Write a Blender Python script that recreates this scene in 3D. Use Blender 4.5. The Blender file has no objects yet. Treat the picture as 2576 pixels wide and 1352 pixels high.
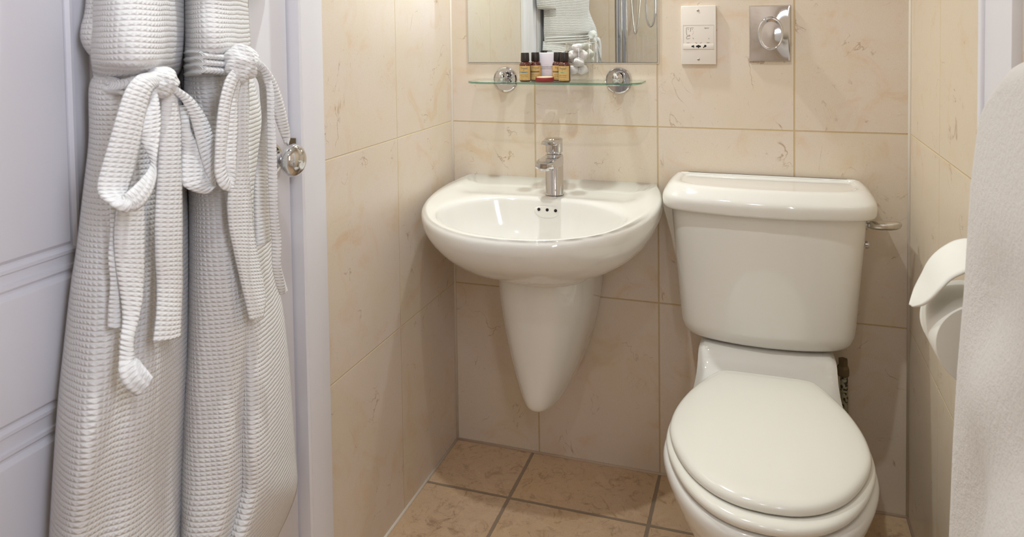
import bpy, bmesh, math, random
from mathutils import Vector, Matrix
from mathutils.bvhtree import BVHTree
random.seed(7)
PI = math.pi
sc = bpy.context.scene
COL = sc.collection
# ------------------------------------------------------------------ camera
FPX, PPX, PPY = 1875.7, 1288.0, 138.6
YAW, PITCH, ROLL = -0.3240, 0.0372, -0.0140
CAM = Vector((0.8462, -1.9687, 1.1999))
W = 1.1794                      # room width, left wall x=0, right wall x=W, back wall y=0
YR = -2.65                      # rear wall
CEIL = 2.35
_f = Vector((math.sin(YAW)*math.cos(PITCH), math.cos(YAW)*math.cos(PITCH), -math.sin(PITCH)))
_r0 = Vector((math.cos(YAW), -math.sin(YAW), 0))
_u0 = _r0.cross(_f)
_r = _r0*math.cos(ROLL) + _u0*math.sin(ROLL)
_u = _u0*math.cos(ROLL) - _r0*math.sin(ROLL)
cd = bpy.data.cameras.new('camera')
cd.sensor_fit = 'HORIZONTAL'; cd.sensor_width = 36.0
cd.lens = FPX/2576*36.0
cd.shift_y = -(676-PPY)/2576
cd.clip_start = 0.02
cd.dof.use_dof = True; cd.dof.focus_distance = 1.75; cd.dof.aperture_fstop = 10.0
cam = bpy.data.objects.new('camera', cd); COL.objects.link(cam)
m = Matrix.Identity(4)
for i in range(3):
    m[i][0] = _r[i]; m[i][1] = _u[i]; m[i][2] = -_f[i]; m[i][3] = CAM[i]
cam.matrix_world = m
sc.camera = cam
# ------------------------------------------------------------------ world, lights, exposure
wd = bpy.data.worlds.new('world'); sc.world = wd; wd.use_nodes = True
wd.node_tree.nodes['Background'].inputs[0].default_value = (0.8, 0.85, 1.0, 1)
wd.node_tree.nodes['Background'].inputs[1].default_value = 0.15
sc.view_settings.view_transform = 'Standard'
sc.view_settings.look = 'None'
sc.view_settings.gamma = 1.0
sc.view_settings.use_curve_mapping = False
sc.view_settings.exposure = 0.27
sc.cycles.use_adaptive_sampling = True; sc.cycles.adaptive_threshold = 0.02
sc.cycles.max_bounces = 8; sc.cycles.diffuse_bounces = 4; sc.cycles.glossy_bounces = 5
sc.cycles.transmission_bounces = 6; sc.cycles.transparent_max_bounces = 12
LIGHTS = [  # x, y, watts, lamp height : the over-mirror light first, then recessed ceiling downlights
    (0.28, -0.13, 22.5, 1.955), (0.42, -1.00, 25.5, CEIL-0.03), (0.66, -2.10, 9.0, CEIL-0.03)]
for i, (lx, ly, lw, lz) in enumerate(LIGHTS):
    ld = bpy.data.lights.new('downlight_lamp', 'SPOT')
    ld.energy = lw; ld.color = (0.905, 0.98, 0.985); ld.shadow_soft_size = 0.020
    ld.spot_size = math.radians(150); ld.spot_blend = 0.9
    lo = bpy.data.objects.new('downlight_lamp', ld); COL.objects.link(lo)
    lo.location = (lx, ly, lz)
# added cool fill light for the door side, set at an unseen window
ld = bpy.data.lights.new('window_fill', 'AREA'); ld.shape = 'RECTANGLE'
ld.size = 0.70; ld.size_y = 0.22; ld.energy = 7.5; ld.color = (0.80, 0.86, 1.0)
lo = bpy.data.objects.new('window_fill', ld); COL.objects.link(lo)
lo.location = (W-0.03, -1.93, 1.55); lo.rotation_euler = (0, math.radians(90), 0)

# ------------------------------------------------------------------ pixel -> place helpers (used to read positions off the photo)
def _ray(x, y): return _f + _r*((x-PPX)/FPX) - _u*((y-PPY)/FPX)
def at_x(px, py, X):
    d = _ray(px, py); return CAM + d*((X-CAM.x)/d.x)
def at_y(px, py, Y):
    d = _ray(px, py); return CAM + d*((Y-CAM.y)/d.y)
def at_z(px, py, Z):
    d = _ray(px, py); return CAM + d*((Z-CAM.z)/d.z)
# ------------------------------------------------------------------ material helpers
class NT:
    def __init__(s, name):
        s.m = bpy.data.materials.new(name); s.m.use_nodes = True
        s.t = s.m.node_tree; s.b = s.t.nodes['Principled BSDF']
    def n(s, kind, **kw):
        nd = s.t.nodes.new(kind)
        for k, v in kw.items(): setattr(nd, k, v)
        return nd
    def put(s, sock, v):
        if isinstance(v, bpy.types.NodeSocket): s.t.links.new(v, sock)
        else:
            if hasattr(sock, 'default_value'):
                dv = sock.default_value
                if hasattr(dv, '__len__') and len(dv) == 4 and len(v) == 3: v = tuple(v)+(1,)
            sock.default_value = v
    def math(s, op, a, b=0.0, c=0.0, clamp=False):
        nd = s.n('ShaderNodeMath', operation=op); nd.use_clamp = clamp
        s.put(nd.inputs[0], a); s.put(nd.inputs[1], b)
        if len(nd.inputs) > 2: s.put(nd.inputs[2], c)
        return nd.outputs[0]
    def noise(s, vec, scale, detail=4, rough=0.5, dist=0.0):
        nd = s.n('ShaderNodeTexNoise'); s.put(nd.inputs['Scale'], scale); s.put(nd.inputs['Detail'], detail)
        s.put(nd.inputs['Roughness'], rough); s.put(nd.inputs['Distortion'], dist)
        if vec is not None: s.put(nd.inputs['Vector'], vec)
        return nd.outputs[0]
    def ramp(s, v, a, b, smooth=True):
        nd = s.n('ShaderNodeMapRange'); nd.interpolation_type = 'SMOOTHSTEP' if smooth else 'LINEAR'
        s.put(nd.inputs[0], v); s.put(nd.inputs[1], a); s.put(nd.inputs[2], b)
        return nd.outputs[0]
    def mix(s, f, a, b):
        nd = s.n('ShaderNodeMix', data_type='RGBA'); s.put(nd.inputs[0], f)
        s.put(nd.inputs[6], a if isinstance(a, bpy.types.NodeSocket) else tuple(a)+(1,))
        s.put(nd.inputs[7], b if isinstance(b, bpy.types.NodeSocket) else tuple(b)+(1,))
        return nd.outputs[2]
    def bump(s, h, dist, strength=1.0, normal=None):
        nd = s.n('ShaderNodeBump'); s.put(nd.inputs['Strength'], strength); s.put(nd.inputs['Distance'], dist)
        s.put(nd.inputs['Height'], h)
        if normal is not None: s.put(nd.inputs['Normal'], normal)
        return nd.outputs[0]
    def set(s, **kw):
        for k, v in kw.items(): s.put(s.b.inputs[k.replace('_', ' ')], v)
def lin(r, g, b):
    f = lambda c: (c/255/12.92) if c/255 <= 0.04045 else ((c/255+0.055)/1.055)**2.4
    return (f(r), f(g), f(b))
def simple(name, col, rough=0.4, metal=0.0, **kw):
    t = NT(name); t.set(Base_Color=col, Roughness=rough, Metallic=metal)
    for k, v in kw.items(): t.put(t.b.inputs[k.replace('_', ' ')], v)
    # faint procedural unevenness so that no surface is perfectly even
    tc = t.n('ShaderNodeTexCoord')
    nz = t.noise(tc.outputs['Object'], 60.0, 3)
    t.set(Roughness=t.math('ADD', rough-0.02, t.math('MULTIPLY', nz, 0.04)))
    return t.m
def tile_mat(name, ua, va, u0, pu, v0, pv, gw, c1, c2, c3, crack, grout, rough, seed, bumpy=0.0003, crackamt=0.55, floor=False):
    t = NT(name)
    tc = t.n('ShaderNodeTexCoord'); sx = t.n('ShaderNodeSeparateXYZ'); t.put(sx.inputs[0], tc.outputs['Object'])
    U, V = sx.outputs[ua], sx.outputs[va]
    def cell(c, o, p):
        q = t.math('DIVIDE', t.math('SUBTRACT', c, o), p)
        fr = t.math('FRACT', q); fl = t.math('FLOOR', q)
        d = t.math('MULTIPLY', t.math('MINIMUM', fr, t.math('SUBTRACT', 1.0, fr)), p)
        return d, fl
    du, iu = cell(U, u0, pu); dv, iv = cell(V, v0, pv)
    wob = t.math('MULTIPLY', t.math('SUBTRACT', t.noise(tc.outputs['Object'], 35.0, 3), 0.5), 0.003 if floor else 0.0004)
    d = t.math('ADD', t.math('MINIMUM', du, dv), wob)
    mask = t.ramp(d, gw*0.5-0.0004, gw*0.5+(0.0016 if floor else 0.0007))
    idv = t.n('ShaderNodeCombineXYZ'); t.put(idv.inputs[0], iu); t.put(idv.inputs[1], iv); idv.inputs[2].default_value = seed
    wn = t.n('ShaderNodeTexWhiteNoise', noise_dimensions='3D'); t.put(wn.inputs[0], idv.outputs[0])
    off = t.n('ShaderNodeVectorMath', operation='SCALE'); t.put(off.inputs[0], wn.outputs[1]); off.inputs['Scale'].default_value = 9.0
    add = t.n('ShaderNodeVectorMath', operation='ADD'); t.put(add.inputs[0], tc.outputs['Object']); t.put(add.inputs[1], off.outputs[0])
    P = add.outputs[0]
    cloud = t.noise(P, 5.0, 6, 0.6, 0.6)
    patch = t.noise(P, 9.0, 7, 0.62, 1.1)
    fine = t.noise(P, 140.0, 4, 0.6)
    grain = t.noise(P, 700.0, 2, 0.6)
    col = t.mix(t.ramp(cloud, 0.35, 0.68), c1, c2)
    col = t.mix(t.math('MULTIPLY', t.ramp(patch, 0.50, 0.74), 0.65), col, c3)
    # hair-thin veins
    wv = t.n('ShaderNodeTexNoise'); wv.inputs['Scale'].default_value = 7.0; wv.inputs['Detail'].default_value = 5; t.put(wv.inputs['Vector'], P)
    wv.inputs['Distortion'].default_value = 0.8
    v1 = t.math('ABSOLUTE', t.math('SUBTRACT', wv.outputs[0], 0.5))
    vm = t.noise(P, 13.0, 4, 0.6)
    vein = t.math('MULTIPLY', t.math('SUBTRACT', 1.0, t.ramp(v1, 0.0, 0.007)), t.ramp(vm, 0.52, 0.66))
    wv2 = t.noise(P, 16.0, 4, 0.55, 2.2)
    v2 = t.math('ABSOLUTE', t.math('SUBTRACT', wv2, 0.46))
    vein2 = t.math('MULTIPLY', t.math('SUBTRACT', 1.0, t.ramp(v2, 0.0, 0.012)), t.ramp(t.noise(P, 8.0, 3), 0.58, 0.70))
    vein = t.math('MAXIMUM', vein, t.math('MULTIPLY', vein2, 0.45))
    col = t.mix(t.math('MULTIPLY', vein, crackamt), col, crack)
    speck = t.ramp(fine, 0.66, 0.76)
    col = t.mix(t.math('MULTIPLY', speck, 0.32 if not floor else 0.5), col, crack)
    col = t.mix(t.math('MULTIPLY', t.ramp(grain, 0.35, 0.75), 0.10 if not floor else 0.2), col, crack)
    if floor:
        rg = t.noise(P, 26.0, 8, 0.72, 1.5)
        col = t.mix(t.math('MULTIPLY', t.ramp(rg, 0.5, 0.68), 0.5), col, crack)
        lg = t.noise(P, 9.0, 6, 0.65, 0.8)
        col = t.mix(t.math('MULTIPLY', t.ramp(lg, 0.50, 0.66), 0.35), col, lin(240, 212, 180))
    col = t.mix(mask, grout, col)
    t.set(Base_Color=col)
    t.set(Roughness=t.math('ADD', t.math('MULTIPLY', mask, rough-0.85), t.math('ADD', 0.85, t.math('MULTIPLY', t.math('SUBTRACT', cloud, 0.5), 0.12))))
    h = t.math('ADD', t.math('MULTIPLY', mask, 0.0012 if floor else 0.0008),
               t.math('MULTIPLY', t.math('ADD', patch, t.math('MULTIPLY', fine, 0.35)), bumpy*(6 if floor else 1)))
    t.set(Normal=t.bump(h, 1.0))
    return t.m
TB1, TB2, TB3 = lin(229, 214, 200), lin(227, 212, 190), lin(222, 193, 160)
CR = lin(150, 104, 66)
M = {}
M['wall_b'] = tile_mat('back_wall_tiles', 0, 2, 0.2497, 0.336, 0.464, 0.4687, 0.0032, TB1, TB2, TB3, CR, lin(205, 180, 140), 0.33, 3.0)
M['wall_l'] = tile_mat('left_wall_tiles', 1, 2, -0.3388, 0.336, 0.464, 0.4687, 0.0026, TB1, TB2, TB3, CR, lin(222, 202, 168), 0.30, 11.0)
M['wall_r'] = tile_mat('right_wall_tiles', 1, 2, -0.3052, 0.336, 0.464, 0.4687, 0.0026, TB2, TB2, TB3, CR, lin(222, 200, 160), 0.30, 21.0)
M['wall_s'] = tile_mat('rear_wall_tiles', 0, 2, 0.11, 0.336, 0.464, 0.4687, 0.0028, TB1, TB2, TB3, CR, lin(222, 202, 168), 0.30, 31.0)
M['floor'] = tile_mat('floor_tiles', 0, 1, 0.2322, 0.3536, -0.2143, 0.3536, 0.0075, lin(222, 192, 160), lin(226, 194, 154), lin(210, 170, 138), lin(132, 90, 62), lin(158, 138, 118), 0.45, 5.0, crackamt=0.6, floor=True)
M['ceil'] = simple('ceiling_paint', (0.80, 0.78, 0.74), 0.7)
M['caulk'] = simple('sealant', lin(232, 222, 208), 0.45)
M['caulkd'] = simple('floor_sealant', lin(205, 182, 160), 0.5)
M['ceramic'] = simple('glazed_ceramic', (0.83, 0.80, 0.745), 0.07, Coat_Weight=0.5, Coat_Roughness=0.03)
M['seat'] = simple('seat_plastic', (0.85, 0.815, 0.735), 0.13)
M['chrome'] = simple('chrome', (0.66, 0.655, 0.66), 0.05, 1.0)
M['satin'] = simple('satin_metal', (0.62, 0.58, 0.52), 0.28, 1.0)
M['mirror'] = NT('mirror_silver').m
_t = M['mirror'].node_tree.nodes['Principled BSDF']; _t.inputs['Base Color'].default_value = (0.84, 0.87, 0.82, 1); _t.inputs['Metallic'].default_value = 1; _t.inputs['Roughness'].default_value = 0.0
M['edge'] = simple('mirror_edge', (0.03, 0.05, 0.045), 0.2)
M['paint'] = simple('white_satin_paint', lin(230, 227, 232), 0.42)
M['plastic'] = simple('white_plastic', lin(236, 226, 216), 0.35)
M['print'] = simple('grey_print', (0.10, 0.095, 0.09), 0.6)
M['black'] = simple('black_void', (0.006, 0.005, 0.004), 0.7)
M['cap'] = simple('black_cap', (0.022, 0.014, 0.012), 0.35)
M['amber'] = simple('amber_bottle', (0.085, 0.018, 0.010), 0.12, Coat_Weight=0.6)
M['label'] = simple('kraft_label', lin(214, 178, 112), 0.6)
M['labelb'] = simple('blue_band', lin(150, 165, 150), 0.6)
M['labelg'] = simple('grey_band', lin(125, 112, 100), 0.6)
M['labelgr'] = simple('green_band', lin(190, 190, 130), 0.6)
M['ink'] = simple('brown_ink', lin(96, 74, 52), 0.6)
M['inkb'] = simple('blue_ink', lin(70, 92, 110), 0.6)
M['card'] = simple('white_card', lin(226, 218, 226), 0.5)
M['soap'] = simple('soap_wrapper', lin(140, 46, 44), 0.55)
M['soapt'] = simple('soap_top', lin(232, 190, 150), 0.6)
M['paper'] = simple('tissue_paper', (0.86, 0.83, 0.76), 0.9)
M['wet'] = simple('corroded_brass', lin(120, 105, 80), 0.4, 0.6)
def glass_mat(name, col, rough=0.0, ior=1.5):
    t = NT(name); t.set(Base_Color=col, Roughness=rough, IOR=ior); t.put(t.b.inputs['Transmission Weight'], 1.0)
    return t.m
M['glass'] = glass_mat('clear_glass', (0.97, 0.99, 0.98))
M['jar'] = glass_mat('jar_glass', (0.99, 0.99, 0.99), 0.0, 1.3)
def thin_glass(name, tint, refl=1.0, diffuse=0.0, dcol=(1, 1, 1), rough=0.0, ior=1.45):
    """clear glass as fresnel mix of a tinted transparent and a glossy surface: light passes through it"""
    t = NT(name); N = t.t.nodes; out = N['Material Output']
    tr = t.n('ShaderNodeBsdfTransparent'); t.put(tr.inputs[0], tint)
    gl = t.n('ShaderNodeBsdfGlossy'); t.put(gl.inputs['Color'], (1, 1, 1)); gl.inputs['Roughness'].default_value = rough
    lwn = t.n('ShaderNodeLayerWeight'); lwn.inputs[0].default_value = 0.5
    fr_ = t.math('ADD', 0.045, t.math('MULTIPLY', t.math('POWER', lwn.outputs['Facing'], 3.0), 0.9))
    mx = t.n('ShaderNodeMixShader'); t.put(mx.inputs[0], t.math('MULTIPLY', fr_, refl)); t.t.links.new(tr.outputs[0], mx.inputs[1]); t.t.links.new(gl.outputs[0], mx.inputs[2])
    last_ = mx
    if diffuse > 0:
        df = t.n('ShaderNodeBsdfDiffuse'); t.put(df.inputs[0], dcol)
        m2 = t.n('ShaderNodeMixShader'); m2.inputs[0].default_value = diffuse; t.t.links.new(mx.outputs[0], m2.inputs[1]); t.t.links.new(df.outputs[0], m2.inputs[2]); last_ = m2
    t.t.links.new(last_.outputs[0], out.inputs['Surface'])
    return t.m
M['jar'] = thin_glass('jar_glass', (0.965, 0.965, 0.96))
M['shelf'] = thin_glass('shelf_glass', (0.93, 0.965, 0.945))
M['shelf_edge'] = thin_glass('shelf_edge_glass', (0.42, 0.62, 0.53), 1.0, 0.30, lin(120, 165, 145))
# old painted pipe
t = NT('flaking_pipe'); tc = t.n('ShaderNodeTexCoord')
t.set(Base_Color=t.mix(t.ramp(t.noise(tc.outputs['Object'], 120, 4), 0.5, 0.6), lin(150, 146, 120), lin(45, 28, 18)), Roughness=0.5); M['pipe'] = t.m
# cotton wool
t = NT('cotton_wool'); tc = t.n('ShaderNodeTexCoord')
t.set(Base_Color=(0.90, 0.86, 0.85), Roughness=1.0, Normal=t.bump(t.noise(tc.outputs['Object'], 250, 5), 0.002)); M['cotton'] = t.m
# waffle weave
def waffle(name, col, pu, pv, dist):
    t = NT(name); uv = t.n('ShaderNodeTexCoord'); sx = t.n('ShaderNodeSeparateXYZ')
    wob = t.n('ShaderNodeTexNoise'); wob.inputs['Scale'].default_value = 22.0; wob.inputs['Detail'].default_value = 3
    t.put(wob.inputs['Vector'], uv.outputs['UV'])
    sc_ = t.n('ShaderNodeVectorMath', operation='SCALE'); t.put(sc_.inputs[0], wob.outputs[1]); sc_.inputs['Scale'].default_value = 0.005
    ad = t.n('ShaderNodeVectorMath', operation='ADD'); t.put(ad.inputs[0], uv.outputs['UV']); t.put(ad.inputs[1], sc_.outputs[0])
    t.put(sx.inputs[0], ad.outputs[0])
    cu = t.math('ABSOLUTE', t.math('COSINE', t.math('MULTIPLY', sx.outputs[0], PI/pu)))
    cv = t.math('ABSOLUTE', t.math('COSINE', t.math('MULTIPLY', sx.outputs[1], PI/pv)))
    gu = t.math('POWER', cu, 2.2); gv = t.math('POWER', cv, 2.0)
    h = t.math('SUBTRACT', 1.0, t.math('MAXIMUM', t.math('MULTIPLY', gu, 0.72), gv))
    fuzz = t.noise(uv.outputs['UV'], 900.0, 3, 0.6)
    h = t.math('ADD', h, t.math('MULTIPLY', fuzz, 0.35))
    t.set(Base_Color=col, Roughness=0.95, Normal=t.bump(h, dist)); t.put(t.b.inputs['Sheen Weight'], 0.25)
    return t.m
M['robe'] = waffle('waffle_cotton', lin(236, 233, 232), 0.0072, 0.0064, 0.0022)
M['belt'] = waffle('waffle_belt', lin(240, 238, 237), 0.0085, 0.0055, 0.0016)
t = NT('terry_towel'); tc = t.n('ShaderNodeTexCoord')
hh = t.math('ADD', t.math('MULTIPLY', t.noise(tc.outputs['Object'], 500, 4, 0.6), 0.5), t.math('MULTIPLY', t.noise(tc.outputs['Object'], 110, 6, 0.7), 1.5))
t.set(Base_Color=lin(236, 228, 222), Roughness=1.0, Normal=t.bump(hh, 0.0022)); t.put(t.b.inputs['Sheen Weight'], 0.4); M['towel'] = t.m
# ------------------------------------------------------------------ geometry helpers
def tag(o, label=None, cat=None, group=None, kind=None):
    if label: o['label'] = label
    if cat: o['category'] = cat
    if group: o['group'] = group
    if kind: o['kind'] = kind
    return o
def empty(name, loc, label, cat, group=None):
    o = bpy.data.objects.new(name, None); COL.objects.link(o); o.location = loc; o.empty_display_size = 0.05
    return tag(o, label, cat, group)
def mesh(name, verts, faces, mat, parent=None, smooth=True, uvs=None, recalc=True):
    me = bpy.data.meshes.new(name); me.from_pydata([tuple(v) for v in verts], [], faces)
    if recalc:
        bm = bmesh.new(); bm.from_mesh(me)
        if uvs is None: bmesh.ops.recalc_face_normals(bm, faces=bm.faces)
        bm.to_mesh(me); bm.free()
    if uvs is not None:
        ul = me.uv_layers.new(name='uv')
        for lp in me.loops: ul.data[lp.index].uv = uvs[lp.vertex_index]
    me.materials.append(mat)
    for p in me.polygons: p.use_smooth = smooth
    return link(name, me, parent)
def link(name, me, parent=None):
    o = bpy.data.objects.new(name, me); COL.objects.link(o)
    if parent is not None:
        o.parent = parent; base = Vector(parent.location)
        if parent.parent is not None: base = base + Vector(parent.parent.location)
        me.transform(Matrix.Translation(-base))
    return o
def bmobj(name, bm, mat, parent=None, smooth=False, angle=None):
    me = bpy.data.meshes.new(name); bmesh.ops.recalc_face_normals(bm, faces=bm.faces); bm.to_mesh(me); bm.free()
    me.materials.append(mat)
    for p in me.polygons: p.use_smooth = smooth or angle is not None
    if angle is not None: me.set_sharp_from_angle(angle=math.radians(angle))
    return link(name, me, parent)
def add_box(bm, x0, x1, y0, y1, z0, z1, bev=0.0, seg=2):
    r = bmesh.ops.create_cube(bm, size=1.0)
    vs = r['verts']
    bmesh.ops.scale(bm, vec=(x1-x0, y1-y0, z1-z0), verts=vs)
    bmesh.ops.translate(bm, vec=((x0+x1)/2, (y0+y1)/2, (z0+z1)/2), verts=vs)
    if bev > 0:
        es = list({e for v in vs for e in v.link_edges})
        bmesh.ops.bevel(bm, geom=es, offset=bev, segments=seg, affect='EDGES', profile=0.5)
def box(name, x0, x1, y0, y1, z0, z1, mat, parent=None, bev=0.0, seg=2):
    bm = bmesh.new(); add_box(bm, x0, x1, y0, y1, z0, z1, bev, seg)
    return bmobj(name, bm, mat, parent, angle=35 if bev else None)
def loft(name, loops, mat, parent=None, cap0=True, cap1=True, smooth=True, angle=None, closed=True):
    n = len(loops[0]); vs = [v for lp in loops for v in lp]; fs = []
    for k in range(len(loops)-1):
        for i in range(n if closed else n-1):
            j = (i+1) % n
            fs.append((k*n+i, k*n+j, (k+1)*n+j, (k+1)*n+i))
    if cap0: fs.append(tuple(range(n))[::-1])
    if cap1: fs.append(tuple((len(loops)-1)*n+i for i in range(n)))
    o = mesh(name, vs, fs, mat, parent, smooth)
    if angle: o.data.set_sharp_from_angle(angle=math.radians(angle))
    return o
def lathe(name, prof, origin, axis, mat, parent=None, n=40, angle=40, cap=True):
    axis = Vector(axis).normalized()
    a = Vector((0, 0, 1)) if abs(axis.z) < 0.9 else Vector((1, 0, 0))
    e1 = axis.cross(a).normalized(); e2 = axis.cross(e1)
    origin = Vector(origin)
    loops = [[origin + axis*h + (e1*math.cos(2*PI*i/n) + e2*math.sin(2*PI*i/n))*max(r, 1e-5) for i in range(n)] for r, h in prof]
    return loft(name, loops, mat, parent, cap, cap, angle=angle)
def tube(name, pts, rad, mat, parent=None, n=12, closed=False):
    pts = [Vector(p) for p in pts]; loops = []
    prev = None
    for i, p in enumerate(pts):
        if closed: tdir = (pts[(i+1) % len(pts)]-pts[i-1]).normalized()
        else: tdir = (pts[min(i+1, len(pts)-1)]-pts[max(i-1, 0)]).normalized()
        if prev is None:
            a = Vector((0, 0, 1)) if abs(tdir.z) < 0.9 else Vector((1, 0, 0)); e1 = tdir.cross(a).normalized()
        else: e1 = (prev - tdir*prev.dot(tdir)).normalized()
        prev = e1; e2 = tdir.cross(e1)
        r = rad(i/(len(pts)-1)) if callable(rad) else rad
        loops.append([p + (e1*math.cos(2*PI*k/n)+e2*math.sin(2*PI*k/n))*r for k in range(n)])
    if closed:
        loops.append(loops[0]); return loft(name, loops, mat, parent, False, False)
    return loft(name, loops, mat, parent)
def crom(pts, n):
    """Catmull-Rom through pts (tuples), n samples, uniform"""
    P = [Vector(p) if len(p) <= 4 else p for p in pts]
    K = len(pts)-1; out = []
    D = len(pts[0])
    for s in range(n):
        u = s/(n-1)*K; i = min(int(u), K-1); t = u-i
        g = lambda j: pts[max(0, min(K, j))]
        p0, p1, p2, p3 = g(i-1), g(i), g(i+1), g(i+2)
        out.append(tuple(0.5*((2*p1[d]) + (-p0[d]+p2[d])*t + (2*p0[d]-5*p1[d]+4*p2[d]-p3[d])*t*t + (-p0[d]+3*p1[d]-3*p2[d]+p3[d])*t**3) for d in range(D)))
    return out
def sstep(a, b, x):
    t = max(0.0, min(1.0, (x-a)/(b-a))); return t*t*(3-2*t)
def lerp(a, b, t): return a+(b-a)*t
def interp(tab, x):
    if x <= tab[0][0]: return tab[0][1]
    for (a, va_), (b, vb_) in zip(tab, tab[1:]):
        if x <= b: return lerp(va_, vb_, (x-a)/(b-a))
    return tab[-1][1]
def radial(poly, c, n):
    """resample a closed polygon (list of (x,y)) at n equal angles about c"""
    out = []
    for k in range(n):
        a = 2*PI*k/n; dx, dy = math.cos(a), math.sin(a); best = 0
        for i in range(len(poly)):
            x1, y1 = poly[i][0]-c[0], poly[i][1]-c[1]; x2, y2 = poly[(i+1) % len(poly)][0]-c[0], poly[(i+1) % len(poly)][1]-c[1]
            den = dx*(y2-y1)-dy*(x2-x1)
            if abs(den) < 1e-12: continue
            tt = (x1*(y2-y1)-y1*(x2-x1))/den; s_ = (x1*dy-y1*dx)/den
            if tt > 0 and -1e-6 <= s_ <= 1+1e-6: best = max(best, tt)
        out.append((c[0]+dx*best, c[1]+dy*best))
    return out
def mirror_half(half, cx):
    """half: (dx, y) from front centre round to the back; returns closed polygon"""
    return [(cx+dx, y) for dx, y in half] + [(cx-dx, y) for dx, y in reversed(half)]
def text(name, body, size, mat, parent, origin, right, up, extrude=0.0002, align='LEFT', shear=0.0, xs=1.0):
    cu = bpy.data.curves.new(name, 'FONT'); cu.body = body; cu.size = size; cu.extrude = extrude; cu.align_x = align; cu.shear = shear
    cu.resolution_u = 3
    tmp = bpy.data.objects.new(name, cu); COL.objects.link(tmp)
    dg = bpy.context.evaluated_depsgraph_get(); me = bpy.data.meshes.new_from_object(tmp.evaluated_get(dg))
    bpy.data.objects.remove(tmp)
    right = Vector(right).normalized(); up = Vector(up).normalized(); nn = right.cross(up)
    mt = Matrix.Identity(4)
    for i in range(3): mt[i][0] = right[i]*xs; mt[i][1] = up[i]; mt[i][2] = nn[i]; mt[i][3] = origin[i]
    me.transform(mt); me.materials.clear(); me.materials.append(mat)
    return link(name, me, parent)
def st(o): o['kind'] = 'structure'; return o
# ------------------------------------------------------------------ the room
TH = 0.08
DY0, DY1 = -0.770, -1.532                     # door leaf along the left wall
def quad_wall(name, pts, mat): return st(mesh(name, pts, [tuple(range(len(pts)))], mat, smooth=False))
def wall_box(name, boxes, mat):
    bm = bmesh.new()
    for b in boxes: add_box(bm, *b)
    return st(bmobj(name, bm, mat))
wall_box('floor', [(-TH, W+TH, YR-TH, TH, -TH, 0)], M['floor'])
wall_box('ceiling', [(-TH, W+TH, YR-TH, TH, CEIL, CEIL+TH)], M['ceil'])
wall_box('wall_back', [(-TH, W+TH, 0, TH, 0, CEIL)], M['wall_b'])
wall_box('wall_right', [(W, W+TH, -1.78, 0, 0, CEIL), (W, W+TH, YR, -2.08, 0, CEIL), (W, W+TH, -2.08, -1.78, 0, 1.15), (W, W+TH, -2.08, -1.78, 1.95, CEIL)], M['wall_r'])
wall_box('wall_left', [(-TH, 0, -0.690, 0, 0, CEIL), (-TH, 0, YR, -1.600, 0, CEIL), (-TH, 0, -1.600, -0.690, 2.06, CEIL)], M['wall_l'])
wall_box('wall_rear', [(-TH, W+TH, YR-TH, YR, 0, CEIL)], M['wall_s'])
# unseen window added beside the camera for the cool fill; its pane glows
wn = empty('fill_window_1', (W+0.03, -1.93, 1.15), None, None); st(wn)
fm = bmesh.new()
for b in ((W+0.01, W+0.05, -2.08, -1.78, 1.15, 1.18), (W+0.01, W+0.05, -2.08, -1.78, 1.92, 1.95), (W+0.01, W+0.05, -2.08, -2.05, 1.18, 1.92), (W+0.01, W+0.05, -1.81, -1.78, 1.18, 1.92)): add_box(fm, *b)
bmobj('fill_window_frame', fm, M['paint'], wn)
tf = NT('glowing_fill_pane'); tf.set(Base_Color=(0.8, 0.86, 0.92), Roughness=0.6); tf.put(tf.b.inputs['Emission Color'], (0.74, 0.83, 1.0, 1)); tf.put(tf.b.inputs['Emission Strength'], 1.1)
box('pane', W+0.03, W+0.036, -2.05, -1.81, 1.18, 1.92, tf.m, wn)
# shower partition and screen seen in the mirror
wall_box('wall_shower', [(0, 0.140, -1.86, -1.78, 0, CEIL)], M['wall_s'])
# sealant beads (corners and floor line)
def bead(name, pts, r, mat):
    o = tube(name, pts, r, mat, n=8); return st(o)
bead('trim_1', [(0.001, -0.001, 0), (0.001, -0.001, CEIL)], 0.0042, M['caulk'])
bead('trim_2', [(W-0.001, -0.001, 0), (W-0.001, -0.001, CEIL)], 0.0045, M['caulk'])
bead('trim_3', [(0, -0.001, 0.001), (W, -0.001, 0.001)], 0.0042, M['caulkd'])
bead('trim_4', [(0.001, 0, 0.001), (0.001, -0.69, 0.001)], 0.0042, M['caulk'])
bead('trim_5', [(W-0.001, 0, 0.001), (W-0.001, -2.2, 0.001)], 0.0042, M['caulkd'])
# left door casing: moulded architrave, extruded profile in (y, x)
def architrave(name, ys, sgn, ztop=2.10):
    prof = [(0.0, -0.01), (0.0, 0.010), (-0.006, 0.012), (-0.036, 0.013), (-0.038, 0.017), (-0.050, 0.0175), (-0.080, 0.0165), (-0.086, 0.020), (-0.092, 0.018), (-0.093, -0.01)]
    loops = [[(x, ys+sgn*y, z) for y, x in prof] for z in (0.0, ztop)]
    return st(loft(name, loops, M['paint'], angle=25))
architrave('trim_6', -0.672, 1)
architrave('trim_7', -1.628, -1)
box('trim_8', -0.01, 0.018, -1.628, -0.672, 2.03, 2.11, M['paint'], bev=0.003)['kind'] = 'structure'
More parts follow.
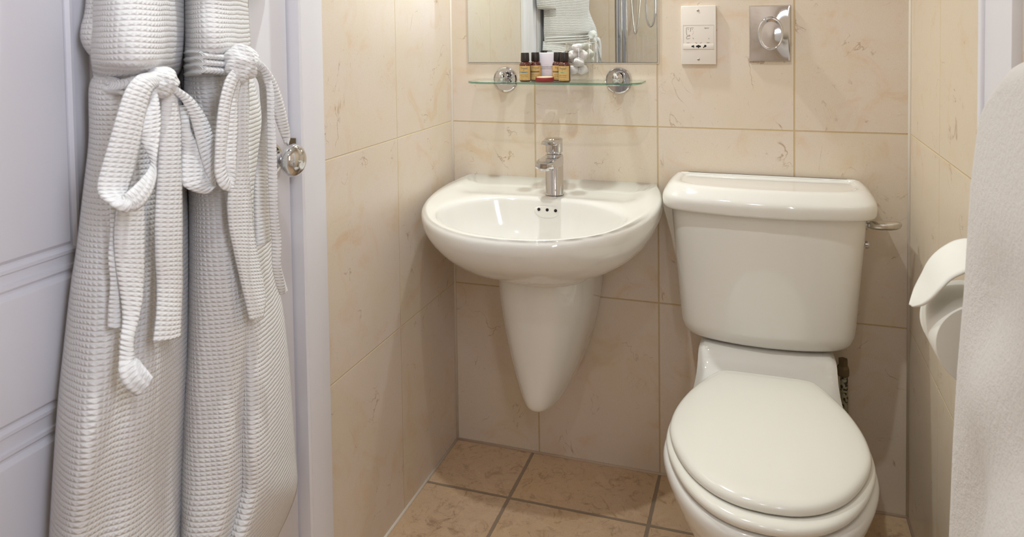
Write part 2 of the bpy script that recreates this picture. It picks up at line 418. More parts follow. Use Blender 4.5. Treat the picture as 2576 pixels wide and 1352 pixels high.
# right-hand white casing
cs = bmesh.new()
add_box(cs, W-0.013, W+0.01, -0.795, -0.655, 0, CEIL-0.01, 0.002)
add_box(cs, W-0.019, W+0.01, -0.668, -0.650, 0, CEIL-0.01, 0.005, 3)
add_box(cs, W-0.010, W+0.01, -0.652, -0.618, 0, CEIL-0.01, 0.002)
bmobj('trim_9', cs, M['paint'], angle=30)['kind'] = 'structure'
# ------------------------------------------------------------------ door in the left wall
dr = empty('door_1', (-0.02, -1.15, 0), None, None); st(dr)
box('door_leaf', -0.045, -0.005, DY1, DY0, 0.004, 2.03, M['paint'], dr, 0.001)
def raised(name, y0, y1, z0, z1):
    """raised and fielded panel: groove line, sloping moulding, flat field"""
    def ring(d, x): return [(x, y0+d, z0+d), (x, y1-d, z0+d), (x, y1-d, z1-d), (x, y0+d, z1-d)]
    loops = [ring(0, -0.0049), ring(0.0015, -0.0010), ring(0.006, -0.0005), ring(0.010, -0.0042), ring(0.0125, -0.0042), ring(0.018, 0.0015), ring(0.020, 0.0018)]
    return loft(name, loops, M['paint'], dr, False, True, smooth=True, angle=12)
raised('panel', -1.470, -1.231, 0.915, 1.90)
raised('panel', -1.206, -0.900, 0.915, 1.90)
raised('panel', -1.470, -0.900, 0.722, 0.903)
raised('panel', -1.470, -1.231, 0.12, 0.706)
raised('panel', -1.206, -0.900, 0.12, 0.706)
# knob set
kc = at_x(686, 401, 0.0)
kb = lathe('door_knob', [(0.0, 0.003), (0.026, 0.003), (0.0265, 0.006), (0.024, 0.009), (0.014, 0.011), (0.0115, 0.014), (0.0115, 0.024), (0.0135, 0.026), (0.0135, 0.030), (0.010, 0.032), (0.010, 0.036), (0.0200, 0.039), (0.0275, 0.0445), (0.0300, 0.052), (0.0280, 0.060), (0.020, 0.0665), (0.010, 0.0695), (0.0, 0.0702)], (-0.008, kc.y, kc.z), (1, 0, 0), M['chrome'], dr, 48)
lathe('knob_rose', [(0.0, -0.006), (0.030, -0.006), (0.030, -0.001), (0.0285, 0.001), (0.0, 0.0015)], (0.0, kc.y, kc.z), (1, 0, 0), M['chrome'], dr, 48)
for yy, zz in ((0.020, 0.012), (-0.016, -0.018)):
    lathe('screw', [(0, 0), (0.003, 0), (0.003, 0.001), (0, 0.0016)], (0.0012, kc.y+yy, kc.z+zz), (1, 0, 0), M['satin'], dr, 16)
box('strike_plate', -0.008, 0.0075, -0.7695, -0.766, kc.z-0.03, kc.z+0.03, M['wet'], dr)
# ------------------------------------------------------------------ mirror on the back wall
mr = empty('wall_mirror', (0.32, -0.003, 1.103), 'frameless rectangular mirror fixed to the tiled wall above the glass shelf', 'mirror')
MX0, MX1, MZ0, MZ1 = 0.0565, 0.5862, 1.1028, 1.75
box('mirror_glass', MX0, MX1, -0.0052, -0.0045, MZ0, MZ1, M['mirror'], mr)
box('mirror_backing', MX0-0.0006, MX1+0.0006, -0.0045, -0.0006, MZ0-0.0006, MZ1+0.0006, M['edge'], mr)
tube('sealant_bead', [(MX0-0.002, -0.001, MZ1), (MX0-0.002, -0.001, MZ0-0.002), (MX1+0.002, -0.001, MZ0-0.002), (MX1+0.002, -0.001, MZ1)], 0.0027, M['caulk'], mr, 8)
# ------------------------------------------------------------------ glass shelf
SX, SZ0, SZ1 = 0.3200, 1.0500, 1.0560
sh = empty('glass_shelf', (SX, 0, SZ0), 'clear green-edged glass shelf under the mirror held by two round chrome mounts', 'shelf')
prof = []
hw, dp, rr = 0.236, 0.122, 0.050
half = [(0, -dp)] + [(hw-rr+rr*math.sin(a), -dp+0.004+rr-rr*math.cos(a)) for a in [i*PI/2/8 for i in range(9)]] + [(hw, -0.004)]
half[0] = (0, -dp-0.001)
pl = mirror_half(half, SX)
lp = []
for z, ins in ((SZ0, 0.0008), (SZ0+0.0008, 0), (SZ1-0.0008, 0), (SZ1, 0.0008)):
    lp.append([(SX+(x-SX)*(1-ins/hw), -0.06+(y+0.06)*(1-ins/0.06), z) for x, y in pl])
gp = loft('glass_plate', lp, M['shelf'], sh, angle=40)
gp.data.materials.append(M['shelf_edge'])
for p_ in gp.data.polygons:
    if abs(p_.normal.z) < 0.5: p_.material_index = 1
for mx in (0.1650, 0.4840):
    mo = Vector((mx, 0, 1.0545))
    mt_ = lathe('shelf_mount', [(0.0, 0.0), (0.0340, 0.0), (0.0352, 0.002), (0.0345, 0.0045), (0.0318, 0.0062), (0.0305, 0.0052), (0.012, 0.0052), (0.010, 0.007), (0.0095, 0.020), (0.0, 0.020)], mo, (0, -1, 0), M['chrome'], sh, 56, 30)
    lathe('clamp', [(0.0, 0.0), (0.0105, 0.0), (0.0130, 0.005), (0.0138, 0.012), (0.0128, 0.019), (0.0085, 0.0245), (0.004, 0.0265), (0.0, 0.027)], (mx, -0.018, 1.0650), (0, -1, 0), M['chrome'], sh, 32, 50)
    lathe('clamp_foot', [(0.0, 0.0), (0.009, 0.0), (0.010, 0.003), (0.010, 0.007), (0.0, 0.008)], (mx, -0.030, 1.0498), (0, 0, -1), M['chrome'], sh, 32, 50)
# ------------------------------------------------------------------ toiletries on the shelf
ZS = SZ1+0.0002
def bottle(cx, cy, label, band, bandname, rot, btxt):
    b = empty('toiletry_bottle', (cx, cy, ZS), label, 'bottle', 'small amber toiletry bottles')
    o = Vector((cx, cy, ZS))
    lathe('bottle_body', [(0.0, 0.0), (0.0125, 0.0), (0.0147, 0.002), (0.0152, 0.005), (0.0152, 0.040), (0.0150, 0.0445), (0.0135, 0.0490), (0.0105, 0.0520), (0.0092, 0.0535), (0.0092, 0.056), (0, 0.056)], o, (0, 0, 1), M['amber'], b, 40, 60)
    lathe('cap', [(0.0, 0.0535), (0.0112, 0.0535), (0.0115, 0.0545), (0.0108, 0.0750), (0.0100, 0.0763), (0.0, 0.0766)], o, (0, 0, 1), M['cap'], b, 40, 40)
    # wrap label: cylinder patch facing the camera, rotated by rot
    d = (Vector((CAM.x, CAM.y, 0))-Vector((cx, cy, 0))); base = math.atan2(d.y, d.x)+rot
    R = 0.01545
    def patch(nm, z0, z1, a0, a1, mat, r=R, par=b, n=20):
        vs, fs = [], []
        for i in range(n+1):
            a = base+lerp(a0, a1, i/n)
            for z in (z0, z1):
                vs.append((cx+r*math.cos(a), cy+r*math.sin(a), ZS+z))
        for i in range(n): fs.append((2*i, 2*i+2, 2*i+3, 2*i+1))
        return mesh(nm, vs, fs, mat, par, recalc=False)
    lb = patch('bottle_label', 0.0045, 0.0420, -1.25, 1.25, M['label'])
    lb2 = patch(bandname, 0.0235, 0.0275, -1.15, 0.75, band, R+0.0001, lb)
    # lettering wrapped round the bottle
    def wrap(body, size, z, mat, a=0.0, shear=0.0):
        cu = bpy.data.curves.new('lettering', 'FONT'); cu.body = body; cu.size = size; cu.align_x = 'CENTER'; cu.shear = shear; cu.resolution_u = 2
        tmp = bpy.data.objects.new('lettering', cu); COL.objects.link(tmp)
        me = bpy.data.meshes.new_from_object(tmp.evaluated_get(bpy.context.evaluated_depsgraph_get())); bpy.data.objects.remove(tmp)
        for v in me.vertices:
            aa = base+a+v.co.x/R
            v.co = Vector((cx+(R+0.00025)*math.cos(aa), cy+(R+0.00025)*math.sin(aa), ZS+z+v.co.y))
        me.materials.clear(); me.materials.append(mat)
        link('lettering', me, lb)
    wrap('Tresail', 0.0072, 0.0335, M['inkb'], 0.0, 0.2)
    wrap('SPA', 0.0022, 0.0300, M['ink'])
    wrap(btxt, 0.0036, 0.0243, M['inkb'])
    wrap('gentle & natural', 0.0032, 0.0175, M['ink'], 0.0, 0.3)
    wrap('for hair & skin', 0.0032, 0.0128, M['ink'], 0.05, 0.3)
    wrap('30ml e 1 fl.oz', 0.0028, 0.0062, M['ink'])
    return b
def px_on_shelf(px, Y): return at_y(px, 205, Y).x
bottle(px_on_shelf(1321.5, -0.096), -0.096, 'amber bottle with blue band on its label, leftmost of the four on the shelf', M['labelb'], 'blue_band', -0.25, 'shampoo')
bottle(px_on_shelf(1347.5, -0.070), -0.070, 'amber bottle with grey band on its label, just left of the white box', M['labelg'], 'grey_band', 0.0, 'conditioner')
bottle(px_on_shelf(1404, -0.066), -0.066, 'amber bottle half hidden behind the rightmost bottle, right of the white box', M['labelg'], 'grey_band', 0.0, 'shower gel')
bottle(px_on_shelf(1420.5, -0.098), -0.098, 'amber bottle with pale green band, rightmost and frontmost on the shelf beside the jar', M['labelgr'], 'green_band', -0.4, 'lotion')
# small white box
bxp = at_y(1377, 205, -0.050)
bb = empty('carton', (bxp.x, -0.052, ZS), 'small white card box printed SHOWER CAP standing between the amber bottles', 'box')
bmx = bmesh.new(); add_box(bmx, bxp.x-0.024, bxp.x+0.024, -0.062, -0.042, ZS, ZS+0.0745, 0.0008); bmobj('box_body', bmx, M['card'], bb, angle=30)
for tx, sz, zz in (('_______', 0.003, 0.0430), ('SHOWER CAP', 0.0045, 0.0355), ('BONNET DE DOUCHE', 0.0030, 0.0312), ('_______', 0.003, 0.0260)):
    text('printed_words', tx, sz, M['print'], bb, Vector((bxp.x+0.003, -0.0623, ZS+zz)), (1, 0, 0), (0, 0, 1), 0.0001, 'CENTER')
# soap
sp = at_y(1370, 207, -0.100)
so = empty('soap_bar', (sp.x, -0.098, ZS), 'round soap in a dark red wrapper lying in front of the white box', 'soap')
lathe('wrapper', [(0.0, 0.0), (0.0225, 0.0), (0.0240, 0.002), (0.0242, 0.010), (0.0232, 0.0122), (0.0, 0.0122)], (sp.x, -0.098, ZS), (0, 0, 1), M['soap'], so, 48, 40)
lathe('soap_cake', [(0.0, 0.0122), (0.0215, 0.0122), (0.0205, 0.0134), (0.0, 0.0138)], (sp.x, -0.098, ZS), (0, 0, 1), M['soapt'], so, 48, 40)
# glass jar with cotton balls
jx = px_on_shelf(1454, -0.047); jy = -0.047
jr = empty('glass_jar', (jx, jy, ZS), 'clear lidded glass jar holding cotton wool at the right of the bottles', 'jar')
lathe('jar_body', [(0.0, 0.0), (0.026, 0.0), (0.0285, 0.002), (0.0265, 0.006), (0.030, 0.012), (0.0318, 0.020), (0.0318, 0.096), (0.0305, 0.0985), (0.0296, 0.0960), (0.0296, 0.021), (0.0270, 0.0150), (0.0, 0.014)], (jx, jy, ZS), (0, 0, 1), M['jar'], jr, 56, 40)
ldj = lathe('jar_lid', [(0.0, 0.0990), (0.0335, 0.0990), (0.0345, 0.1005), (0.0335, 0.1030), (0.010, 0.1060), (0.0, 0.1062)], (jx, jy, ZS), (0, 0, 1), M['jar'], jr, 56, 40)
lathe('lid_knob', [(0.0, 0.1062), (0.004, 0.1062), (0.0035, 0.1085), (0.0065, 0.1125), (0.0060, 0.1165), (0.003, 0.1185), (0.0, 0.119)], (jx, jy, ZS), (0, 0, 1), M['jar'], ldj, 28, 50)
def blob(name, c, r, mat, label=None, cat=None, group=None, sq=1.0, seed=0):
    rnd = random.Random(seed); bm = bmesh.new(); bmesh.ops.create_icosphere(bm, subdivisions=4, radius=r)
    ph = [(rnd.uniform(-1, 1), rnd.uniform(-1, 1), rnd.uniform(-1, 1), rnd.uniform(0, 6)) for _ in range(5)]
    for v in bm.verts:
        d = v.co.normalized(); k = 1+0.05*sum(math.sin(4*(d.x*a+d.y*b+d.z*c_)+e) for a, b, c_, e in ph)
        v.co *= k; v.co.z *= sq
    bmesh.ops.translate(bm, vec=c, verts=bm.verts)
    for v in bm.verts: v.co -= Vector(c)
    o = bmobj(name, bm, mat, smooth=True); o.location = c
    return tag(o, label, cat, group) if label else o
CB = []
for lvl, (zz, ang) in enumerate(((0.0295, 0.45), (0.0490, 1.95), (0.0685, 0.25), (0.0875, 1.75))):
    for sg in (1, -1): CB.append((0.0125*math.cos(ang)*sg, 0.0125*math.sin(ang)*sg, zz))
cbl = ('cotton ball at the bottom right of the glass jar', 'cotton ball at the bottom left of the glass jar', 'cotton ball second from the bottom of the glass jar, wall side',
       'cotton ball second from the bottom of the glass jar, room side', 'cotton ball third from the bottom of the glass jar, right', 'cotton ball third from the bottom of the glass jar, left',
       'cotton ball at the top of the glass jar under its lid, wall side', 'cotton ball at the top of the glass jar under its lid, room side')
for i, c in enumerate(CB):
    blob('cotton_ball', (jx+c[0], jy+c[1], ZS+c[2]), 0.0152 if i < 6 else 0.0135, M['cotton'], cbl[i], 'cotton ball', 'cotton balls in the jar', 0.82, i)
# ------------------------------------------------------------------ shaver socket
p0 = at_y(1713, 16, -0.009); p1 = at_y(1801.5, 162, -0.009)
sx0, sx1, szt, szb = p0.x, p1.x, p0.z+0.0005, p1.z
so_ = empty('shaver_socket', ((sx0+sx1)/2, 0, szb), 'white plastic shaver socket plate on the wall left of the chrome flush plate', 'socket')
box('plate', sx0, sx1, -0.0095, 0, szb, szt, M['plastic'], so_, 0.0012, 3)
F = Vector((sx0, -0.0097, szt)); SW = sx1-sx0; SH = szt-szb
def sp_(u, v): return Vector((sx0+u*SW, -0.0097, szt-v*SH))      # u right, v down in plate fractions
# recessed module outline lines and socket strip
fr = bmesh.new()
for u0_, v0_, u1_, v1_ in ((0.06, 0.327, 0.94, 0.333), (0.06, 0.744, 0.94, 0.750), (0.06, 0.327, 0.066, 0.750), (0.934, 0.327, 0.94, 0.750)):
    a, b = sp_(u0_, v0_), sp_(u1_, v1_); add_box(fr, a.x, b.x, -0.0098, -0.0094, b.z, a.z)
bmobj('module_outline', fr, simple('shadow_line_plastic', lin(205, 192, 182), 0.5), so_)
a, b = sp_(0.062, 0.648), sp_(0.938, 0.742); box('socket_strip', a.x, b.x, -0.0108, -0.0096, b.z, a.z, M['plastic'], so_, 0.0004)
for u, v in ((0.49, 0.082), (0.503, 0.920)):
    c = sp_(u, v); s_ = lathe('screw', [(0, -0.0005), (0.0033, -0.0005), (0.0033, 0.0002), (0.0028, 0.0007), (0, 0.0008)], (c.x, -0.0096, c.z), (0, -1, 0), M['satin'], so_, 24)
    box('screw_slot', c.x-0.0028, c.x+0.0028, -0.0106, -0.0101, c.z-0.0003, c.z+0.0003, M['black'], s_)
def disc(bm, cx_, cz_, r, y=-0.01085, n=16):
    vs = [bm.verts.new((cx_+r*math.cos(2*PI*i/n), y, cz_+r*math.sin(2*PI*i/n))) for i in range(n)]; bm.faces.new(vs)
def bar(bm, a, b, w, y=-0.00975):
    a = Vector((a[0], 0, a[1])); b = Vector((b[0], 0, b[1])); d = (b-a).normalized(); nn = Vector((-d.z, 0, d.x))*w/2
    for k in ((a-nn, b-nn, b+nn, a+nn),): bm.faces.new([bm.verts.new((q.x, y, q.z)) for q in k])
def pl_(u, v): q = sp_(u, v); return (q.x, q.z)
h1 = bmesh.new(); disc(h1, *pl_(0.325, 0.693), 0.0022); disc(h1, *pl_(0.355, 0.685), 0.0018, -0.01086); bar(h1, pl_(0.365, 0.675), pl_(0.365, 0.717), 0.0022, -0.01087)
bmobj('pin_hole', h1, M['black'], so_)
h2 = bmesh.new(); disc(h2, *pl_(0.455, 0.693), 0.0023); disc(h2, *pl_(0.50, 0.690), 0.0034, -0.01086); disc(h2, *pl_(0.545, 0.693), 0.0023, -0.01087); disc(h2, *pl_(0.50, 0.713), 0.0015, -0.01088)
bmobj('pin_hole', h2, M['black'], so_)
h3 = bmesh.new(); disc(h3, *pl_(0.695, 0.687), 0.0030); bar(h3, pl_(0.685, 0.690), pl_(0.640, 0.717), 0.0024, -0.01087)
bmobj('pin_hole', h3, M['black'], so_)
# printed face symbol, lines and words
fs_ = bmesh.new(); lw = 0.0008
for a, b in (((.155, .375), (.245, .375)), ((.155, .375), (.155, .460)), ((.155, .460), (.165, .490)), ((.165, .490), (.185, .515)), ((.275, .375), (.365, .375)), ((.275, .375), (.275, .432)), ((.275, .432), (.255, .436)),
             ((.185, .520), (.235, .515)), ((.160, .530), (.190, .520)), ((.155, .545), (.160, .530)), ((.160, .560), (.155, .545)), ((.180, .566), (.160, .560)), ((.180, .566), (.262, .553)),
             ((.215, .512), (.225, .498)), ((.225, .498), (.245, .498)), ((.245, .498), (.262, .512)), ((.262, .512), (.235, .517)),
             ((.335, .545), (.350, .552)), ((.350, .552), (.362, .568)), ((.41, .632), (.44, .634)), ((.44, .634), (.465, .652)), ((.60, .632), (.56, .634)), ((.56, .634), (.535, .652)),
             ((.35, .434), (.362, .434)), ((.352, .447), (.360, .447)), ((.348, .460), (.357, .462)), ((.340, .472), (.348, .475)), ((.328, .484), (.335, .490)), ((.79, .555), (.805, .560)), ((.80, .560), (.80, .572))):
    bar(fs_, pl_(*a), pl_(*b), lw)
disc(fs_, *pl_(.208, .402), 0.0009, -0.00976, 10); disc(fs_, *pl_(.325, .402), 0.0009, -0.00976, 10)
bmobj('face_symbol', fs_, simple('symbol_print', lin(96, 86, 80), 0.6), so_)
text('printed_words', 'legrand', 0.0038, M['print'], so_, sp_(.67, .388)+Vector((0, -0.0001, 0)), (1, 0, 0), (0, 0, 1), 0.00005)
text('printed_words', '115V \u007E', 0.0036, M['print'], so_, sp_(.155, .640)+Vector((0, -0.0001, 0)), (1, 0, 0), (0, 0, 1), 0.00005)
text('printed_words', '230V \u007E', 0.0036, M['print'], so_, sp_(.73, .640)+Vector((0, -0.0001, 0)), (1, 0, 0), (0, 0, 1), 0.00005)
# ------------------------------------------------------------------ chrome flush plate
q0 = at_y(1884, 14, -0.008); q1 = at_y(1989, 156, -0.008)
fx0, fx1, fzt, fzb = q0.x, q1.x, q0.z, q1.z
fcx, fcz = (fx0+fx1)/2+0.0015, lerp(fzt, fzb, 0.495)
fp = empty('chrome_wall_control', (fcx, 0, fzb), 'rectangular polished chrome wall plate with a round tilted knob right of the white socket', 'wall control')
N = 49; vs = []; fs = []
fw, fh = (fx1-fx0)/2, (fzt-fzb)/2
for j in range(N):
    for i in range(N):
        u = -1+2*i/(N-1); v = -1+2*j/(N-1)
        x = (fx0+fx1)/2+u*fw; z = (fzt+fzb)/2+v*fh
        e = max(abs(u), abs(v)); edge = sstep(1.0, 0.955, e)
        dx_, dz_ = (x-fcx)/0.034, (z-fcz)/0.044
        rr2 = math.sqrt(dx_*dx_+dz_*dz_)
        hump = 0.006*math.exp(-(rr2**2)*0.6)
        ridge = 0.002*(1-min(abs(abs(u)-abs(v)), 1))*e
        y = -(0.003+0.005*edge+hump*edge)
        vs.append((x, y, z))
for j in range(N-1):
    for i in range(N-1): fs.append((j*N+i, j*N+i+1, (j+1)*N+i+1, (j+1)*N+i))
nb = len(vs)
ringi = [i for i in range(N)] + [j*N+N-1 for j in range(1, N)] + [(N-1)*N+i for i in range(N-2, -1, -1)] + [j*N for j in range(N-2, 0, -1)]
for k in ringi: vs.append((vs[k][0], 0.0, vs[k][2]))
for k in range(len(ringi)): fs.append((ringi[k], ringi[(k+1) % len(ringi)], nb+(k+1) % len(ringi), nb+k))
pf = mesh('plate', vs, fs, M['chrome'], fp); pf.data.set_sharp_from_angle(angle=math.radians(50))
# ring knob: tilted oval cup
kn = 56; aw, ah = 0.0295, 0.0405
def oval(s, y, dz=0.0, dx=0.0): return [(fcx+dx+aw*s*math.cos(2*PI*i/kn), y, fcz+dz+ah*s*math.sin(2*PI*i/kn)) for i in range(kn)]
kl = [oval(1.00, -0.009), oval(1.04, -0.014), oval(1.045, -0.020), oval(1.02, -0.0265), oval(0.965, -0.0290, -0.001), oval(0.90, -0.0285, -0.0025, 0.001), oval(0.845, -0.0262, -0.0035, 0.0015), oval(0.80, -0.0262, -0.004, 0.002), oval(0.4, -0.0275, -0.004, 0.002), oval(0.02, -0.0280, -0.004, 0.002)]
loft('control_knob', kl, M['chrome'], fp)
text('raised_letters', 'CONTROL ELAS', 0.0066, M['chrome'], pf, Vector((fx0+0.026, -0.0092, fzt-0.0185)), (1, 0, 0), (0, 0, 1), 0.0007, 'LEFT', 0, 1.05)
# ------------------------------------------------------------------ washbasin
BX = 0.3175
NB = 144
outer_half = crom([(0, -0.491), (0.085, -0.481), (0.160, -0.447), (0.220, -0.394), (0.262, -0.329), (0.287, -0.260), (0.297, -0.190), (0.296, -0.125), (0.287, -0.068), (0.276, -0.026), (0.266, 0.0)], 60)
O = radial(mirror_half(outer_half, BX), (BX, -0.215), NB)
def ush(w, f, n=2.6):
    """U-shaped plan: straight sides from the wall, rounded front"""
    h = []
    for i in range(31):
        a = PI/2*i/30
        h.append((w*math.sin(a)**(2/n), -(f*0.42)-(f*0.58)*math.cos(a)**(2/n)))
    h.append((w, 0.0)); return h
def ucon(w, f, c=(BX, -0.13), n=2.6): return radial(mirror_half(ush(w, f, n), BX), c, NB)
EC = (BX+0.008, -0.315)
E_ = [(EC[0]+0.224*math.cos(2*PI*i/NB), EC[1]+0.151*math.sin(2*PI*i/NB)*(1.0)) for i in range(NB)]
def ztop(x, y):
    z = 0.787+0.078*y
    inner = 1-sstep(0.20, 0.262, abs(x-BX))
    dip = sstep(-0.012, -0.020, y)*0.004+sstep(-0.026, -0.050, y)*0.011
    dip *= (1-sstep(-0.11, -0.19, y)*0.75)
    return z-dip*inner
S_ = ucon(0.139, 0.302)
loops = []
# inside of the bowl, from the waste up
for s, dz in ((0.03, 0.150), (0.10, 0.149), (0.25, 0.145), (0.42, 0.136), (0.58, 0.122), (0.72, 0.102), (0.82, 0.080), (0.89, 0.058), (0.94, 0.036), (0.970, 0.020), (0.990, 0.0105), (1.006, 0.0050)):
    lpp = []
    for (x, y) in E_:
        xx, yy = EC[0]+(x-EC[0])*s, EC[1]+0.02*(1-s)+(y-EC[1])*s
        zt = lerp(0.762, ztop(x, y), min(1, s*1.0)**3)
        lpp.append((xx, yy, zt-dz))
    loops.append(lpp)
for tt in (0.06, 0.14, 0.24, 0.34, 0.44, 0.54, 0.62, 0.68):
    lpp = []
    for (ex, ey), (ox, oy) in zip(E_, O):
        x, y = lerp(ex, ox, tt), lerp(ey, oy, tt)
        k = ztop(x, y) - (0.0020*sstep(0.70, 1.0, tt) if oy < -0.004 else 0) - 0.0022*sstep(0.14, 0.0, tt) + 0.0022*math.sin(PI*min(1.0, tt/0.9))*sstep(-0.14, -0.28, oy)
        lpp.append((x, y, k))
    loops.append(lpp)
for ins, dz in ((0.0085, 0.0040), (0.0040, 0.0075), (0.0012, 0.0125), (0.0, 0.018), (0.0008, 0.024)):
    lpp = []
    for (ox, oy) in O:
        dx, dy = ox-BX, oy+0.215; L = math.hypot(dx, dy); wallw = sstep(0.0, -0.02, oy)
        gap = min(math.hypot(ox-ex, oy-ey) for ex, ey in E_[::6]); gi = min(ins, gap*0.30*ins/0.0085)
        lpp.append((ox-dx/L*gi*wallw, oy-dy/L*gi*wallw, 0.787+0.078*oy-dz))
    loops.append(lpp)
zr = 0.0
for k in range(1, 15):
    ph = k/14*PI/2*0.93; tt = 1-math.cos(ph); hz = (math.sin(ph)/math.sin(PI/2*0.93))**1.3
    tt /= (1-math.cos(PI/2*0.93))
    lpp = []
    for (ox, oy), (sx_, sy_) in zip(O, S_):
        z0 = 0.787+0.078*oy-0.024
        x = lerp(ox, sx_, tt*0.97); y = lerp(oy, sy_, tt*0.97)
        if oy > -0.003: y = min(oy, 0.0)
        z = lerp(z0, 0.603, hz)
        lpp.append((x, min(y, 0.0), z))
    loops.append(lpp)
loops.append([(x, min(y, 0), 0.598) for x, y in S_])
loops.append([(lerp(x, BX, 0.0), min(y, 0), 0.590) for x, y in S_])
loops.append([(lerp(x, BX, 0.03), min(y*0.985, 0), 0.584) for x, y in S_])
loops.append([(lerp(x, BX, 0.5), min(y*0.8, 0), 0.584) for x, y in S_])
loops = [[(x, min(y, -0.0004), z) for x, y, z in l] for l in loops]
wb = empty('washbasin', (BX, 0, 0.584), 'white ceramic washbasin on a tapered half pedestal, mounted on the wall under the mirror', 'washbasin')
bowl = loft('basin', loops, M['ceramic'], wb, True, True)
# half pedestal
pl_levels = [(0.600, 0.124, 0.272), (0.56, 0.1235, 0.272), (0.50, 0.118, 0.270), (0.44, 0.108, 0.267), (0.38, 0.094, 0.265), (0.33, 0.079, 0.264), (0.295, 0.065, 0.2635), (0.275, 0.056, 0.262), (0.262, 0.049, 0.258), (0.254, 0.042, 0.250), (0.249, 0.034, 0.240), (0.2465, 0.024, 0.225)]
pl_levels = crom(pl_levels, 40)
lps = [[(x, min(y, -0.0006), z) for x, y in ucon(w, f, (BX, -f*0.45), 2.35)] for z, w, f in pl_levels]
loft('half_pedestal', lps, M['ceramic'], wb, True, True)
# overflow boss and holes, set on the rear inside wall of the bowl
bpy.context.view_layer.update()
def bvh_of(o):
    bm = bmesh.new(); bm.from_mesh(o.data); bm.transform(o.matrix_world); t_ = BVHTree.FromBMesh(bm); bm.free(); return t_
bt = bvh_of(bowl)
def cast(px, py): 
    d = _ray(px, py).normalized(); h = bt.ray_cast(CAM, d); n_ = h[1]
    if n_.dot(d) > 0: n_ = -n_
    return h[0], n_
hc, hn = cast(1376, 534)
rt = hn.cross(Vector((0, 0, 1))).normalized()
if rt.x < 0: rt = -rt
upv = rt.cross(hn).normalized()
if upv.z < 0: upv = -upv
bl = []
for s, hgt in ((1.0, -0.001), (0.97, 0.0012), (0.88, 0.0026), (0.6, 0.0034), (0.25, 0.0036), (0.02, 0.0036)):
    l = []
    for i in range(48):
        a = 2*PI*i/48; cx_, cz_ = math.cos(a), math.sin(a)
        cz_ = cz_*0.020 if cz_ < 0 else cz_*0.0115
        l.append(hc + rt*(0.036*abs(cx_)**0.85*(1 if cx_ > 0 else -1)*s) + upv*((cz_+0.004)*s) + hn*hgt)
    bl.append(l)
ov = loft('overflow_cover', bl, M['ceramic'], wb, True, True)
for px, py in ((1356.5, 527), (1377.5, 528.5), (1398.5, 530.5)):
    c, nn = cast(px, py)
    e1 = rt; e2 = upv
    lathe('overflow_hole', [(0.0, 0.0012), (0.0036, 0.0012), (0.0040, 0.0036), (0.0040, 0.0039), (0.0, 0.0039)], c, hn, M['black'], ov, 20)
# ------------------------------------------------------------------ mixer tap
TX, TY = 0.3335, -0.110
tz = 0.7655
tp = empty('mixer_tap', (TX, TY, tz), 'small chrome monobloc mixer tap on the back ledge of the washbasin', 'tap')
lathe('tap_body', [(0.0, 0.0), (0.0245, 0.0), (0.0245, 0.003), (0.0235, 0.005), (0.0235, 0.100), (0.0225, 0.1035), (0.019, 0.1045), (0.0, 0.1045)], (TX, TY, tz), (0, 0, 1), M['chrome'], tp, 56, 30)
def slab(name, x0, zc, y_back, y_front, wb_, wf, tb, tf_, zb, zf, mat, par, n=20):
    lps = []
    for k in range(n+1):
        t_ = k/n; y = lerp(y_back, y_front, t_); w_ = lerp(wb_, wf, t_); th = lerp(tb, tf_, t_); z = lerp(zb, zf, t_)
        # rounded front in plan
        if t_ > 0.80:
            q = (t_-0.80)/0.20; w_ *= max(0.45, (1-(q*0.97)**2.6)**0.5); th *= 1-0.2*q*q
        l = []
        for a, b in ((1, .6), (.94, .92), (.8, 1), (-.8, 1), (-.94, .92), (-1, .6), (-1, -.6), (-.94, -.92), (-.8, -1), (.8, -1), (.94, -.92), (1, -.6)):
            l.append((x0+a*w_/2, y, z+b*th/2))
        lps.append(l)
    return loft(name, lps, mat, par, angle=38)
slab('spout', TX, 0, TY+0.004, TY-0.108, 0.0475, 0.050, 0.030, 0.017, 0.853, 0.857, M['chrome'], tp)
lathe('aerator', [(0, 0), (0.0115, 0), (0.012, 0.002), (0.012, 0.011), (0, 0.011)], (TX, TY-0.086, 0.8425), (0, 0, 1), M['chrome'], tp, 28)
hd = lathe('tap_handle', [(0.0, 0.1050), (0.0190, 0.1050), (0.0190, 0.1085), (0.0222, 0.1100), (0.0225, 0.112), (0.0225, 0.1440), (0.0215, 0.1455), (0.0, 0.1460)], (TX, TY, tz), (0, 0, 1), M['chrome'], tp, 56, 30)
slab('lever', TX, 0, TY-0.002, TY-0.052, 0.045, 0.042, 0.012, 0.009, 0.9050, 0.9035, M['chrome'], hd)
lathe('pop_up_rod_dot', [(0, 0), (0.0035, 0), (0.0035, 0.0012), (0, 0.0014)], (TX+0.006, TY-0.0228, tz+0.014), (0.25, -1, 0), M['satin'], tp, 16)
# ------------------------------------------------------------------ toilet
CX = 0.853
tl = empty('toilet', (CX, -0.35, 0), 'white close coupled ceramic toilet with closed lid and side lever', 'toilet')
NT_ = 128
def cis_half(w, f):
    """bowed front cistern plan"""
    return crom([(0, -f), (w*0.35, -f+0.004), (w*0.68, -f+0.016), (w*0.88, -f+0.032), (w*0.975, -f+0.058), (w, -f+0.095), (w*0.998, -f*0.3), (w*0.985, -0.014)], 40) + [(w*0.98, -0.006)]
def ccon(w, f): return radial(mirror_half(cis_half(w, f), CX), (CX, -0.095), NT_)
clev = [(0.4385, 0.150, 0.135), (0.4400, 0.166, 0.152), (0.446, 0.181, 0.166), (0.456, 0.1905, 0.175), (0.470, 0.1960, 0.181), (0.490, 0.1990, 0.184), (0.56, 0.2045, 0.188), (0.64, 0.2110, 0.192), (0.72, 0.2170, 0.196), (0.765, 0.2200, 0.198)]
